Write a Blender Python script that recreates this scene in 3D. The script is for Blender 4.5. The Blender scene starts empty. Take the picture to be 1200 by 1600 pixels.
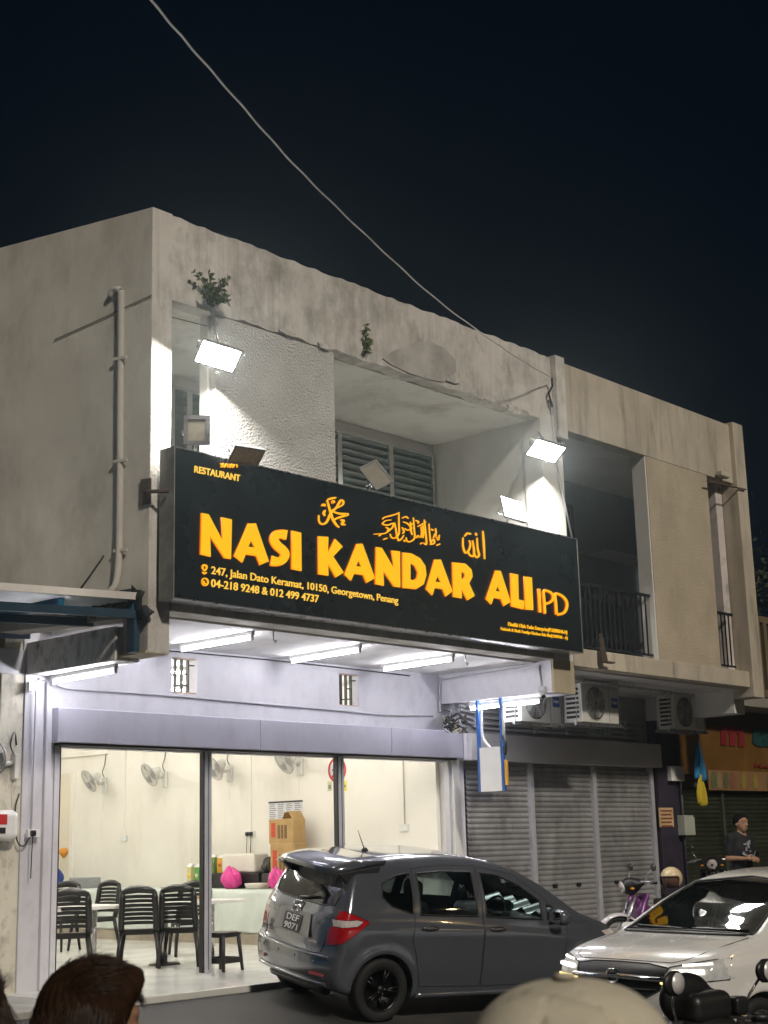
import bpy, bmesh, math, random
import numpy as np
from mathutils import Vector, Matrix

random.seed(7)
rng = np.random.default_rng(7)
sc = bpy.context.scene
col = sc.collection
PI = math.pi
R = math.radians

# ---------------------------------------------------------------- camera
FPX = 2277.65                      # focal length in pixels of the 1200x1600 photograph
CAM = np.array([0.0, 0.0, 1.62])
yaw, pitch, roll = R(47.609), R(12.871), R(-1.4496)
_f = np.array([math.sin(yaw)*math.cos(pitch), math.cos(yaw)*math.cos(pitch), math.sin(pitch)])
_r = np.array([math.cos(yaw), -math.sin(yaw), 0.0])
_u = np.cross(_r, _f)
CR = _r*math.cos(roll) + _u*math.sin(roll)
CU = -_r*math.sin(roll) + _u*math.cos(roll)
CF = _f
cam_d = bpy.data.cameras.new('camera')
cam_d.sensor_fit = 'VERTICAL'
cam_d.sensor_height = 36.0
cam_d.lens = FPX/1600*36.0
cam_d.clip_end = 2000
cam_d.dof.use_dof = True
cam_d.dof.focus_distance = 16.5
cam_d.dof.aperture_fstop = 9.0
cam = bpy.data.objects.new('camera', cam_d)
col.objects.link(cam)
cam.matrix_world = Matrix(((CR[0], CU[0], -CF[0], CAM[0]), (CR[1], CU[1], -CF[1], CAM[1]), (CR[2], CU[2], -CF[2], CAM[2]), (0, 0, 0, 1)))
sc.camera = cam

def at(px, py, axis, v):
    """point where the view through a photo pixel meets the plane axis = v"""
    d = CR*(px-600)/FPX + CU*(800-py)/FPX + CF
    t = (v-CAM[axis])/d[axis]
    return CAM + d*t

# ---------------------------------------------------------------- night sky, dim warm street-side light, exposure
w = bpy.data.worlds.new('World')
sc.world = w
w.use_nodes = True
nt = w.node_tree
nt.nodes.clear()
wo = nt.nodes.new('ShaderNodeOutputWorld')
bg = nt.nodes.new('ShaderNodeBackground')
sky = nt.nodes.new('ShaderNodeTexSky')
sky.sky_type = 'NISHITA'
sky.sun_disc = False
SUN_EL, SUN_AZ = 34.0, 196.0
sky.sun_elevation = R(-6.0)
sky.sun_rotation = R(SUN_AZ)
base = nt.nodes.new('ShaderNodeMix'); base.data_type = 'RGBA'; base.blend_type = 'ADD'
base.inputs[0].default_value = 1.0
base.inputs[7].default_value = (0.004, 0.016, 0.034, 1)
nt.links.new(sky.outputs[0], base.inputs[6])
nt.links.new(base.outputs[2], bg.inputs[0])
bg.inputs[1].default_value = 0.075
nt.links.new(bg.outputs[0], wo.inputs[0])

sun_d = bpy.data.lights.new('sun', 'SUN')
sun_d.energy = 0.74
sun_d.color = (1.0, 0.90, 0.77)
sun_d.angle = R(4)
sun = bpy.data.objects.new('sun', sun_d)
col.objects.link(sun)
# light travels from the street side towards the facade
_az = R(17)
_to = Vector((math.sin(_az)*math.cos(R(SUN_EL)), math.cos(_az)*math.cos(R(SUN_EL)), -math.sin(R(SUN_EL))))
sun.rotation_euler = _to.to_track_quat('-Z', 'Y').to_euler()

sc.view_settings.view_transform = 'Standard'
sc.view_settings.look = 'None'
sc.view_settings.gamma = 1.0
sc.view_settings.use_curve_mapping = False
sc.view_settings.exposure = 1.3
sc.cycles.use_denoising = True
try:
    sc.cycles.denoiser = 'OPENIMAGEDENOISE'
except Exception:
    pass
sc.cycles.max_bounces = 8
sc.cycles.diffuse_bounces = 4
sc.cycles.sample_clamp_indirect = 6.0
sc.cycles.caustics_reflective = False
sc.cycles.caustics_refractive = False

# ---------------------------------------------------------------- materials
MATS = {}
def mat(name, c, rough=.6, metal=0, var=.10, vs=2.5, bump=0, bs=60, coat=0, stain=None, sa=.5, ss=(1.2, 1.2, .35), emit=0, ecol=None, trans=0, spec=.5, detail=6, flakes=0, bdist=.01):
    if name in MATS:
        return MATS[name]
    m = bpy.data.materials.new(name)
    m.use_nodes = True
    N, L = m.node_tree.nodes, m.node_tree.links
    p = N['Principled BSDF']
    p.inputs['Roughness'].default_value = rough
    p.inputs['Metallic'].default_value = metal
    p.inputs['Specular IOR Level'].default_value = spec
    p.inputs['Coat Weight'].default_value = coat
    p.inputs['Coat Roughness'].default_value = .04
    p.inputs['Transmission Weight'].default_value = trans
    tc = N.new('ShaderNodeTexCoord')
    src = None
    if var > 0:
        n = N.new('ShaderNodeTexNoise'); n.inputs['Scale'].default_value = vs; n.inputs['Detail'].default_value = detail
        n.inputs['Roughness'].default_value = .62
        L.new(tc.outputs['Object'], n.inputs['Vector'])
        mr = N.new('ShaderNodeMapRange')
        mr.inputs[1].default_value, mr.inputs[2].default_value = .3, .7
        mr.inputs[3].default_value, mr.inputs[4].default_value = 1-var*1.6, 1+var
        L.new(n.outputs['Fac'], mr.inputs[0])
        mx = N.new('ShaderNodeMix'); mx.data_type = 'RGBA'; mx.blend_type = 'MULTIPLY'; mx.inputs[0].default_value = 1
        mx.inputs[6].default_value = (*c, 1)
        L.new(mr.outputs[0], mx.inputs[7])
        src = mx.outputs[2]
        rr = N.new('ShaderNodeMapRange')
        rr.inputs[1].default_value, rr.inputs[2].default_value = .3, .7
        rr.inputs[3].default_value, rr.inputs[4].default_value = max(.02, rough-.10*min(1, rough*2)), min(1, rough+.10*min(1, rough*2))
        L.new(n.outputs['Fac'], rr.inputs[0]); L.new(rr.outputs[0], p.inputs['Roughness'])
    stains = [] if stain is None else ([(stain, sa, ss)] if not isinstance(stain, list) else stain)
    for stain, sa, ss in stains:
        mp = N.new('ShaderNodeMapping'); mp.inputs['Scale'].default_value = ss
        L.new(tc.outputs['Object'], mp.inputs['Vector'])
        n2 = N.new('ShaderNodeTexNoise'); n2.inputs['Scale'].default_value = 1.6; n2.inputs['Detail'].default_value = 9; n2.inputs['Roughness'].default_value = .68
        L.new(mp.outputs[0], n2.inputs['Vector'])
        m2 = N.new('ShaderNodeMapRange'); m2.inputs[1].default_value, m2.inputs[2].default_value = .5, .72
        m2.inputs[3].default_value, m2.inputs[4].default_value = 0, sa
        L.new(n2.outputs['Fac'], m2.inputs[0])
        x2 = N.new('ShaderNodeMix'); x2.data_type = 'RGBA'
        L.new(m2.outputs[0], x2.inputs[0])
        if src: L.new(src, x2.inputs[6])
        else: x2.inputs[6].default_value = (*c, 1)
        x2.inputs[7].default_value = (*stain, 1)
        src = x2.outputs[2]
    if src: L.new(src, p.inputs['Base Color'])
    else: p.inputs['Base Color'].default_value = (*c, 1)
    if bump > 0:
        n3 = N.new('ShaderNodeTexNoise'); n3.inputs['Scale'].default_value = bs; n3.inputs['Detail'].default_value = 4
        L.new(tc.outputs['Object'], n3.inputs['Vector'])
        b = N.new('ShaderNodeBump'); b.inputs['Strength'].default_value = bump; b.inputs['Distance'].default_value = bdist
        L.new(n3.outputs['Fac'], b.inputs['Height']); L.new(b.outputs[0], p.inputs['Normal'])
    if emit:
        p.inputs['Emission Color'].default_value = (*(ecol or c), 1)
        p.inputs['Emission Strength'].default_value = emit
    MATS[name] = m
    return m

def glass(name, tint=(.8, .85, .85), rough=.0, dark=.35):
    """thin pane: mostly clear with a fresnel reflection, tinted by its own colour"""
    if name in MATS: return MATS[name]
    m = bpy.data.materials.new(name); m.use_nodes = True
    N, L = m.node_tree.nodes, m.node_tree.links
    N.remove(N['Principled BSDF'])
    o = N['Material Output']
    t = N.new('ShaderNodeBsdfTransparent'); t.inputs[0].default_value = (tint[0]*dark, tint[1]*dark, tint[2]*dark, 1)
    g = N.new('ShaderNodeBsdfGlossy'); g.inputs['Roughness'].default_value = .02+rough
    fr = N.new('ShaderNodeLayerWeight'); fr.inputs[0].default_value = .28
    mr = N.new('ShaderNodeMapRange'); mr.inputs[3].default_value = .06; mr.inputs[4].default_value = .85
    L.new(fr.outputs['Fresnel'], mr.inputs[0])
    mx = N.new('ShaderNodeMixShader')
    L.new(mr.outputs[0], mx.inputs[0]); L.new(t.outputs[0], mx.inputs[1]); L.new(g.outputs[0], mx.inputs[2]); L.new(mx.outputs[0], o.inputs[0])
    MATS[name] = m
    return m

# ---------------------------------------------------------------- objects
ORG = {}
def thing(name, label, cat, loc=(0, 0, 0), rotz=0, group=None, mtx=None):
    o = bpy.data.objects.new(name, None)
    o.empty_display_size = .2
    col.objects.link(o)
    if mtx is not None: o.matrix_world = mtx
    else:
        o.location = loc; o.rotation_euler = (0, 0, rotz)
    o['label'] = label; o['category'] = cat
    if group: o['group'] = group
    ORG[o] = Vector(loc) if (mtx is None and rotz == 0) else Vector((0, 0, 0))
    return o

def tag(o, label, cat, group=None):
    o['label'] = label; o['category'] = cat
    if group: o['group'] = group
    return o

class MB:
    def __init__(s): s.v = []; s.f = []; s.sm = []
    def add(s, vs, fs, smooth=False):
        b = len(s.v); s.v += [tuple(map(float, q)) for q in vs]
        s.f += [tuple(b+i for i in q) for q in fs]; s.sm += [smooth]*len(fs)
        return s
    def box(s, x0, x1, y0, y1, z0, z1):
        return s.add([(x0, y0, z0), (x1, y0, z0), (x1, y1, z0), (x0, y1, z0), (x0, y0, z1), (x1, y0, z1), (x1, y1, z1), (x0, y1, z1)],
                     [(0, 3, 2, 1), (4, 5, 6, 7), (0, 1, 5, 4), (1, 2, 6, 5), (2, 3, 7, 6), (3, 0, 4, 7)])
    def obox(s, c, size, ax=(1, 0, 0), up=(0, 0, 1)):
        a = Vector(ax).normalized(); u = Vector(up).normalized(); b = u.cross(a).normalized(); u = a.cross(b)
        c = Vector(c); h = [q/2 for q in size]; vs = []
        for k in (-1, 1):
            for i, j in ((-1, -1), (1, -1), (1, 1), (-1, 1)):
                vs.append(c+a*i*h[0]+b*j*h[1]+u*k*h[2])
        return s.add(vs, [(0, 3, 2, 1), (4, 5, 6, 7), (0, 1, 5, 4), (1, 2, 6, 5), (2, 3, 7, 6), (3, 0, 4, 7)])
    def tube(s, pts, r, n=8, cap=True, closed=False):
        P = [Vector(q) for q in pts]; m = len(P)
        rs = r if hasattr(r, '__len__') else [r]*m
        vs = []; nrm = None
        for i, p in enumerate(P):
            if closed: t = P[(i+1) % m]-P[i-1]
            else: t = P[min(i+1, m-1)]-P[max(i-1, 0)]
            if t.length < 1e-9: t = Vector((0, 0, 1))
            t.normalize()
            if nrm is None:
                nrm = Vector((0, 0, 1)) if abs(t.z) < .9 else Vector((1, 0, 0))
            nrm = (nrm-t*nrm.dot(t))
            if nrm.length < 1e-6: nrm = Vector((1, 0, 0)).cross(t)
            nrm.normalize(); b = t.cross(nrm)
            for k in range(n):
                a = 2*PI*k/n; vs.append(p+nrm*math.cos(a)*rs[i]+b*math.sin(a)*rs[i])
        fs = []
        for i in range(m if closed else m-1):
            j = (i+1) % m
            for k in range(n):
                q = (k+1) % n; fs.append((i*n+k, i*n+q, j*n+q, j*n+k))
        s.add(vs, fs, True)
        if cap and not closed:
            b = len(s.v)-m*n
            s.f += [tuple(b+k for k in reversed(range(n))), tuple(b+(m-1)*n+k for k in range(n))]; s.sm += [False]*2
        return s
    def cyl(s, a, b, r, r2=None, n=16):
        return s.tube([a, b], [r, r if r2 is None else r2], n)
    def lathe(s, prof, c=(0, 0, 0), axis=(0, 0, 1), n=24, closed=False):
        ax = Vector(axis).normalized(); t = Vector((1, 0, 0)) if abs(ax.x) < .9 else Vector((0, 1, 0))
        a = ax.cross(t).normalized(); b = ax.cross(a); c = Vector(c); vs = []
        for r, h in prof:
            for k in range(n):
                q = 2*PI*k/n; vs.append(c+ax*h+a*(r*math.cos(q))+b*(r*math.sin(q)))
        m = len(prof); fs = []
        for i in range(m if closed else m-1):
            j = (i+1) % m
            for k in range(n):
                q = (k+1) % n; fs.append((i*n+k, i*n+q, j*n+q, j*n+k))
        return s.add(vs, fs, True)
    def prism(s, poly, fn, d0, d1):
        """poly: 2D outline, fn(u, v, d) -> 3D; extruded between d0 and d1 (front = d0)"""
        n = len(poly)
        vs = [fn(u, v, d0) for u, v in poly]+[fn(u, v, d1) for u, v in poly]
        fs = [tuple(range(n)), tuple(reversed(range(n, 2*n)))]+[(i, (i+1) % n, n+(i+1) % n, n+i) for i in range(n)]
        return s.add(vs, fs)
    def grid(s, fn, nu, nv, smooth=True):
        vs = [fn(i/nu, j/nv) for j in range(nv+1) for i in range(nu+1)]
        fs = [(j*(nu+1)+i, j*(nu+1)+i+1, (j+1)*(nu+1)+i+1, (j+1)*(nu+1)+i) for j in range(nv) for i in range(nu)]
        return s.add(vs, fs, smooth)
    def build(s, name, m, parent=None, bevel=0, local=False, fix=True, solid=0):
        og = Vector((0, 0, 0))
        if parent is not None and not local: og = ORG.get(parent, og)
        me = bpy.data.meshes.new(name)
        me.from_pydata([(q[0]-og.x, q[1]-og.y, q[2]-og.z) for q in s.v], [], s.f)
        if s.sm: me.polygons.foreach_set('use_smooth', s.sm)
        if fix:
            bm = bmesh.new(); bm.from_mesh(me); bmesh.ops.recalc_face_normals(bm, faces=bm.faces); bm.to_mesh(me); bm.free()
        me.materials.append(m)
        o = bpy.data.objects.new(name, me); col.objects.link(o)
        if parent is not None:
            o.parent = parent; ORG[o] = og if not local else Vector((0, 0, 0))
        if solid:
            q = o.modifiers.new('solid', 'SOLIDIFY'); q.thickness = solid; q.offset = 0
        if bevel:
            q = o.modifiers.new('bevel', 'BEVEL'); q.width = bevel; q.segments = 2; q.limit_method = 'ANGLE'; q.angle_limit = R(40)
        return o

def box(name, m, parent, x0, x1, y0, y1, z0, z1, bevel=0, local=False):
    return MB().box(x0, x1, y0, y1, z0, z1).build(name, m, parent, bevel, local)

def struct(o):
    o['kind'] = 'structure'; return o

def copy_tree(o, parent=None):
    c = o.copy(); col.objects.link(c)
    if parent is not None: c.parent = parent
    ORG[c] = ORG.get(o, Vector((0, 0, 0)))
    for ch in list(o.children): copy_tree(ch, c)
    return c

def text_mesh(body, bold=0.0, spacing=1.0, ext=0.0):
    """flat mesh of a line of text, normalised: width 1 along x, its own height, origin at lower left"""
    cu = bpy.data.curves.new('t', 'FONT'); cu.body = body; cu.size = 1; cu.offset = bold; cu.space_character = spacing; cu.extrude = ext; cu.resolution_u = 4
    o = bpy.data.objects.new('t', cu); col.objects.link(o)
    dg = bpy.context.evaluated_depsgraph_get()
    me = bpy.data.meshes.new_from_object(o.evaluated_get(dg))
    vs = np.array([v.co[:] for v in me.vertices]); fs = [tuple(p.vertices) for p in me.polygons]
    bpy.data.objects.remove(o); bpy.data.curves.remove(cu); bpy.data.meshes.remove(me)
    lo = vs.min(0); hi = vs.max(0)
    vs[:, :2] = (vs[:, :2]-lo[:2])/(hi[:2]-lo[:2])
    return vs, fs

def lettering(name, body, m, parent, fn, ext=.004, bold=.02, spacing=1.0, local=False):
    """text laid on a surface: fn(u, v, d), u and v run 0..1 over the text's own box, d is depth towards the viewer"""
    vs, fs = text_mesh(body, bold, spacing, 1.0)
    mb = MB()
    mb.add([fn(q[0], q[1], ext*(.5+.5*np.sign(q[2]))) for q in vs], fs)
    o = mb.build(name, m, parent, local=local)
    if len(body) > 1: o['kind'] = 'stuff'
    return o

# ---------------------------------------------------------------- smooth solids from distance functions
def sdf_raw(f, lo, hi, h, newton=3):
    lo = np.array(lo, float); hi = np.array(hi, float)
    n = np.ceil((hi-lo)/h).astype(int)+1
    ax = [lo[k]+h*np.arange(n[k]) for k in range(3)]
    X, Y, Z = np.meshgrid(*ax, indexing='ij')
    D = f(np.stack([X.ravel(), Y.ravel(), Z.ravel()], 1)).reshape(n)
    S = D < 0
    c = np.zeros(n-1, int)
    for i in (0, 1):
        for j in (0, 1):
            for k in (0, 1):
                c += S[i:n[0]-1+i, j:n[1]-1+j, k:n[2]-1+k]
    act = (c > 0) & (c < 8)
    idx = -np.ones(n-1, int)
    cells = np.argwhere(act); idx[act] = np.arange(len(cells))
    acc = np.zeros((len(cells), 3)); cnt = np.zeros(len(cells))
    corners = [(i, j, k) for i in (0, 1) for j in (0, 1) for k in (0, 1)]
    for a in corners:
        for d in range(3):
            if a[d] == 0:
                b = list(a); b[d] = 1
                va = D[tuple((cells+a).T)]; vb = D[tuple((cells+np.array(b)).T)]
                m = (va < 0) != (vb < 0)
                t = np.where(m, va/np.where(m, va-vb, 1), 0)
                q = np.array(a, float)[None, :].repeat(len(cells), 0); q[:, d] += t
                acc[m] += q[m]; cnt[m] += 1
    V = lo+h*(cells+acc/cnt[:, None])
    F = []
    for d in range(3):
        e = [(d+1) % 3, (d+2) % 3]
        sl0 = [slice(None)]*3; sl1 = [slice(None)]*3
        sl0[d] = slice(0, n[d]-1); sl1[d] = slice(1, n[d])
        A = S[tuple(sl0)]; B = S[tuple(sl1)]
        cr = np.argwhere(A != B)
        cr = cr[(cr[:, e[0]] > 0) & (cr[:, e[1]] > 0) & (cr[:, e[0]] < n[e[0]]-1) & (cr[:, e[1]] < n[e[1]]-1)]
        fl = A[tuple(cr.T)]
        o1 = np.zeros(3, int); o1[e[0]] = 1; o2 = np.zeros(3, int); o2[e[1]] = 1
        q = np.stack([idx[tuple((cr-o1-o2).T)], idx[tuple((cr-o2).T)], idx[tuple(cr.T)], idx[tuple((cr-o1).T)]], 1)
        q[~fl] = q[~fl][:, ::-1]
        F.append(q)
    F = np.concatenate(F)
    def grad(P, e=h*.6):
        g = np.zeros_like(P)
        for k in range(3):
            q = P.copy(); q[:, k] += e; a = f(q); q[:, k] -= 2*e; g[:, k] = (a-f(q))/(2*e)
        return g
    for _ in range(newton):
        g = grad(V); gg = np.maximum((g*g).sum(1), .05)
        st = (f(V)/gg)[:, None]*g
        ln = np.linalg.norm(st, axis=1, keepdims=True); st *= np.minimum(1, h*.22/np.maximum(ln, 1e-9))
        V = V-st
    g = grad(V); nn = g/np.maximum(np.linalg.norm(g, axis=1, keepdims=True), 1e-9)
    return V, F, nn

def np_obj(name, V, F, m, parent=None, normals=None):
    me = bpy.data.meshes.new(name)
    me.from_pydata(V.tolist(), [], F.tolist())
    me.polygons.foreach_set('use_smooth', [True]*len(me.polygons))
    if normals is not None:
        me.normals_split_custom_set_from_vertices(normals.tolist())
    me.materials.append(m)
    o = bpy.data.objects.new(name, me); col.objects.link(o)
    if parent is not None: o.parent = parent; ORG[o] = Vector((0, 0, 0))
    return o

def smin(a, b, k):
    h = np.clip(.5+.5*(b-a)/k, 0, 1); return b+(a-b)*h-k*h*(1-h)
def smax(a, b, k): return -smin(-a, -b, k)
def cap_d(P, a, b, ra, rb):
    a = np.array(a, float); b = np.array(b, float); ab = b-a
    t = np.clip(((P-a)@ab)/max(1e-9, ab@ab), 0, 1)
    return np.linalg.norm(P-a-t[:, None]*ab, axis=1)-(ra+(rb-ra)*t)
def ell_d(P, c, r):
    q = (P-np.array(c))/np.array(r); k0 = np.linalg.norm(q, axis=1); k1 = np.linalg.norm(q/np.array(r), axis=1)
    return k0*(k0-1)/np.maximum(k1, 1e-6)
def rbox_d(P, c, hs, r):
    q = np.abs(P-np.array(c))-np.array(hs)+r
    return np.linalg.norm(np.maximum(q, 0), axis=1)+np.minimum(q.max(1), 0)-r
def sdf_obj(name, f, lo, hi, h, m, parent=None, newton=3):
    V, F, nn = sdf_raw(f, lo, hi, h, newton)
    return np_obj(name, V, F, m, parent, nn)
# ================================================================ SETTING
asphalt = mat('asphalt', (.055, .053, .05), .82, var=.35, vs=1.3, bump=.5, bs=90, stain=(.02, .02, .02), sa=.7, ss=(.5, .5, 1), bdist=.006)
def road_z(y):
    if y < 8.7: return -.17
    return -.17+.37*(y-8.7)/2.85
ys = [-60, -30, -8, 0, 4, 8.2, 8.7, 9.4, 10.2, 11.0, 11.56]
mb = MB()
xs = [-70, -40, 0, 5, 8, 11, 14, 17, 20, 25, 40, 90, 140]
for j, y in enumerate(ys):
    for x in xs: mb.v.append((x, y, road_z(y)))
nx = len(xs)
for j in range(len(ys)-1):
    for i in range(nx-1): mb.f.append((j*nx+i, j*nx+i+1, (j+1)*nx+i+1, (j+1)*nx+i)); mb.sm.append(True)
struct(mb.build('road', asphalt))
struct(MB().add([(-70, 11.5, .1), (140, 11.5, .1), (140, 150, .1), (-70, 150, .1)], [(0, 1, 2, 3)]).build('ground', mat('dirt', (.08, .075, .06), .9, var=.3)))
concrete = mat('concrete', (.42, .41, .38), .6, var=.15, vs=3, stain=(.16, .15, .13), sa=.6, bump=.15, bs=50)
struct(MB().box(3.0, 45, 11.55, 26, .09, .262).build('pavement', concrete, bevel=.012))
tile = mat('white_tile', (.66, .66, .62), .22, var=.06, vs=1.2, stain=(.42, .40, .36), sa=.4)
struct(MB().box(8.5, 15.62, 11.545, 24, .2, .27).build('floor', tile, bevel=.01))

# ================================================================ THE CORNER SHOP HOUSE
plaster = mat('weathered_plaster', (.66, .635, .59), .85, var=.14, vs=.9, stain=[((.30, .27, .24), .75, (1.0, 1.0, .8)), ((.12, .11, .10), .6, (1.7, 1.7, .9)), ((.66, .62, .56), .6, (2.3, 2.3, 2.3)), ((.20, .18, .16), .4, (5, 5, .3))], bump=.35, bs=34, bdist=.02)
sideplaster = mat('side_plaster', (.59, .565, .51), .88, var=.15, vs=.5, stain=[((.30, .27, .22), .6, (.6, .6, .3)), ((.22, .195, .165), .4, (1.3, 1.3, .5)), ((.62, .58, .5), .5, (.5, .5, .5))], bump=.10, bs=22)
roughcast = mat('roughcast', (.70, .69, .66), .9, var=.08, vs=2, bump=1.0, bs=40, bdist=.055)
white = mat('white_paint', (.74, .73, .70), .6, var=.06, vs=1.5, stain=(.48, .45, .38), sa=.35, bump=.06, bs=30)
ceilp = mat('old_ceiling_paint', (.72, .71, .71), .75, var=.08, vs=1.5, stain=(.42, .39, .34), sa=.6, ss=(2, .8, 1), bump=.3, bs=9, bdist=.02)
lav = mat('lavender_white_paint', (.66, .65, .70), .5, var=.06, vs=1.2, stain=[((.46, .44, .47), .5, (1.3, 1.3, .6)), ((.36, .34, .34), .3, (4, 4, 2.5))], bump=.04, bs=25)
cream = mat('cream_paint', (.86, .83, .75), .55, var=.04, vs=1.0, stain=(.62, .55, .42), sa=.3, bump=.03, bs=25)
creamold = mat('peeling_cream_paint', (.70, .66, .55), .6, var=.08, vs=2, stain=(.25, .22, .2), sa=.8, ss=(5, 5, 3), bump=.1, bs=30)
tan = mat('tan_paint', (.50, .43, .30), .7, var=.1, vs=2, stain=(.25, .21, .15), sa=.5)
lintelm = mat('lavender_sheet_metal', (.52, .51, .60), .42, .25, var=.06, vs=.8, stain=[((.40, .39, .45), .5, (1.5, 1.5, 1.5)), ((.34, .33, .37), .3, (3, 3, .8))], bump=.05, bs=3)
alu = mat('aluminium', (.50, .50, .54), .45, .25, var=.05, vs=6)
alud = mat('dark_rubber', (.012, .012, .013), .5, var=.1)
black = mat('black_plastic', (.015, .015, .016), .42, var=.12, vs=8)
steel = mat('steel', (.55, .55, .56), .3, .9, var=.08, vs=10)
greyconduit = mat('grey_conduit', (.50, .50, .53), .5, var=.1, vs=5)
whitepl = mat('white_plastic', (.78, .78, .76), .35, var=.03, vs=5)
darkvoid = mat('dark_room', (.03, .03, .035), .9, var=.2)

YF, YW = 11.2, 13.15
A = thing('shop_house', 'white two storey corner shop house with open lit restaurant on its ground floor', 'building', (9.0, YW, .27))
# side wall, skewed away from the front
def slant(y, x0=8.82): return x0-.27*(y-YF)
mb = MB(); P2 = [(8.82, 11.204), (slant(22.2), 22.2), (slant(22.2)+.2, 22.2), (9.02, 11.5)]
mb.prism(P2, lambda u, v, d: (u, v, d), 3.86, 8.15); sw = mb.build('side_wall', sideplaster, A)
mb = MB(); P2 = [(8.50, 13.17), (8.5-.27*9, 22.2), (8.8-.27*9, 22.2), (8.9, 13.17)]
mb.prism(P2, lambda u, v, d: (u, v, d), .262, 3.86); mb.build('lower_side_wall', creamold, A)
box('corner_column', plaster, A, 8.823, 9.09, 11.2, 11.6, 3.5, 8.156, .008)
# parapet beam, its lower edge broken and uneven
mb = MB()
n = 60
for i in range(n+1):
    x = 9.09+(15.76-9.09)*i/n
    e = .035*math.sin(i*.9)+.03*math.sin(i*2.3+1)
    zb = 7.205+(.02+e*.35 if 8 < i < 46 else 0)
    zt = 8.142+.012*math.sin(i*1.7)*(1 if i % 5 else -1.2)
    mb.v += [(x, 11.213, zb), (x, 11.205+.004*math.sin(i*1.3), 7.5), (x, 11.213, zt), (x, 11.41, zt), (x, 11.41, zb)]
for i in range(n):
    b = i*5
    for k in range(5): mb.f.append((b+k, b+(k+1) % 5, b+5+(k+1) % 5, b+5+k)); mb.sm.append(False)
pb = mb.build('parapet_beam', plaster, A)
# smooth render repair on the beam and chipped spots
def beam_pt(px, py, d): q = at(px, py, 1, 11.2); return (q[0], 11.2-d, q[2])
patch = [(655, 533), (675, 535), (695, 545), (711, 562), (713, 580), (704, 592), (692, 597), (668, 592), (640, 583), (612, 570), (598, 560), (615, 548), (636, 540)]
mb = MB(); mb.prism(patch, lambda u, v, d: beam_pt(u, v, d), .004, -.01)
mb.build('render_patch', mat('grey_render', (.49, .47, .44), .9, var=.25, vs=2, bump=.2, bs=30), pb)
for cx, cy, rx, ry in ((705, 592, 10, 7), (450, 521, 12, 5), (505, 541, 9, 5), (806, 641, 16, 7), (770, 628, 11, 5)):
    pl = [(cx+rx*math.cos(a)*(1+.3*math.sin(3*a+cx)), cy+rx*.36*math.cos(a)+ry*math.sin(a)*(1+.25*math.cos(2*a))) for a in np.linspace(0, 2*PI, 14)[:-1]]
    mb = MB(); mb.prism(pl, lambda u, v, d: beam_pt(u, v, d), .016, -.01)
    mb.build('spalled_plaster', mat('pale_spall', (.58, .56, .52), .95, var=.3, vs=9, bump=.5, bs=40), pb)
# balcony behind the sign
box('balcony_soffit', mat('stained_soffit', (.76, .75, .70), .7, var=.06, vs=1.2, stain=(.35, .32, .26), sa=.7, ss=(.9, .9, 1), bump=.1, bs=12), A, 8.9, 15.47, 11.412, 13.2, 7.215, 7.4)
box('roughcast_panel', roughcast, A, 9.70, 11.5, 11.225, 11.45, 4.1, 7.2)
box('panel_edge', white, A, 9.655, 9.698, 11.30, 11.43, 4.1, 7.2, .004)
box('party_wall', white, A, 15.47, 15.70, 11.5, 13.2, 4.1, 7.23)
box('party_column', white, A, 15.45, 15.93, 11.2, 11.5, 3.93, 7.3, .006)
box('party_strip', plaster, A, 15.765, 15.975, 11.12, 11.42, 6.98, 8.16, .008)
bwall = MB()
bwall.box(8.45, 10.62, 13.15, 13.3, 4.1, 7.21).box(10.62, 15.47, 13.15, 13.3, 4.1, 5.1).box(10.62, 15.47, 13.15, 13.3, 7.06, 7.21)
bwall.build('balcony_wall', white, A)
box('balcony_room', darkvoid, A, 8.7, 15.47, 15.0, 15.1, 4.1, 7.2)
# louvre window
slatm = mat('louvre_glass', (.20, .25, .24), .25, var=.08, vs=4)
wf = mat('window_frame', (.62, .62, .60), .45, .3, var=.05)
def louvre(x0, x1, ux):
    f = MB()
    f.box(x0, x0+.04, 13.08, 13.16, 5.1, 7.06).box(x1-.04, x1, 13.08, 13.16, 5.1, 7.06).box(x0+.04, x1-.04, 13.08, 13.16, 7.02, 7.06).box(x0+.04, x1-.04, 13.08, 13.16, 5.1, 5.14)
    win = f.build('window', wf, A)
    z = 5.2; k = 0; base = None
    while z < 7.0:
        if base is None:
            mbs = MB().obox(((x0+x1)/2, 13.12, z), (x1-x0-.085, .125, .006), (1, 0, 0), (0, .78, .62))
            base = mbs.build('louvre_slat', slatm, win)
            z0 = z
        else:
            c = base.copy(); col.objects.link(c); c.parent = win; c.location = (0, random.uniform(-.003, .003), z-z0)
        z += .098
for x0, x1 in ((9.95, 10.90), (10.90, 11.9), (11.9, 12.6), (12.6, 13.49), (13.49, 14.51), (14.51, 15.42)):
    louvre(x0 if x0 > 10.6 else 10.63, x1, 0)
box('balcony_slab', white, A, 8.95, 15.47, 11.46, 13.15, 3.94, 4.1)
box('edge_beam', mat('grimy_beam', (.52, .50, .44), .8, var=.2, vs=2, stain=(.22, .20, .15), sa=.8, ss=(2.5, 2.5, 1), bump=.2), A, 9.092, 15.45, 11.16, 11.458, 3.925, 4.12, .008)
box('ceiling', ceilp, A, 9.05, 15.45, 11.46, 13.15, 3.905, 3.938)
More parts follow.
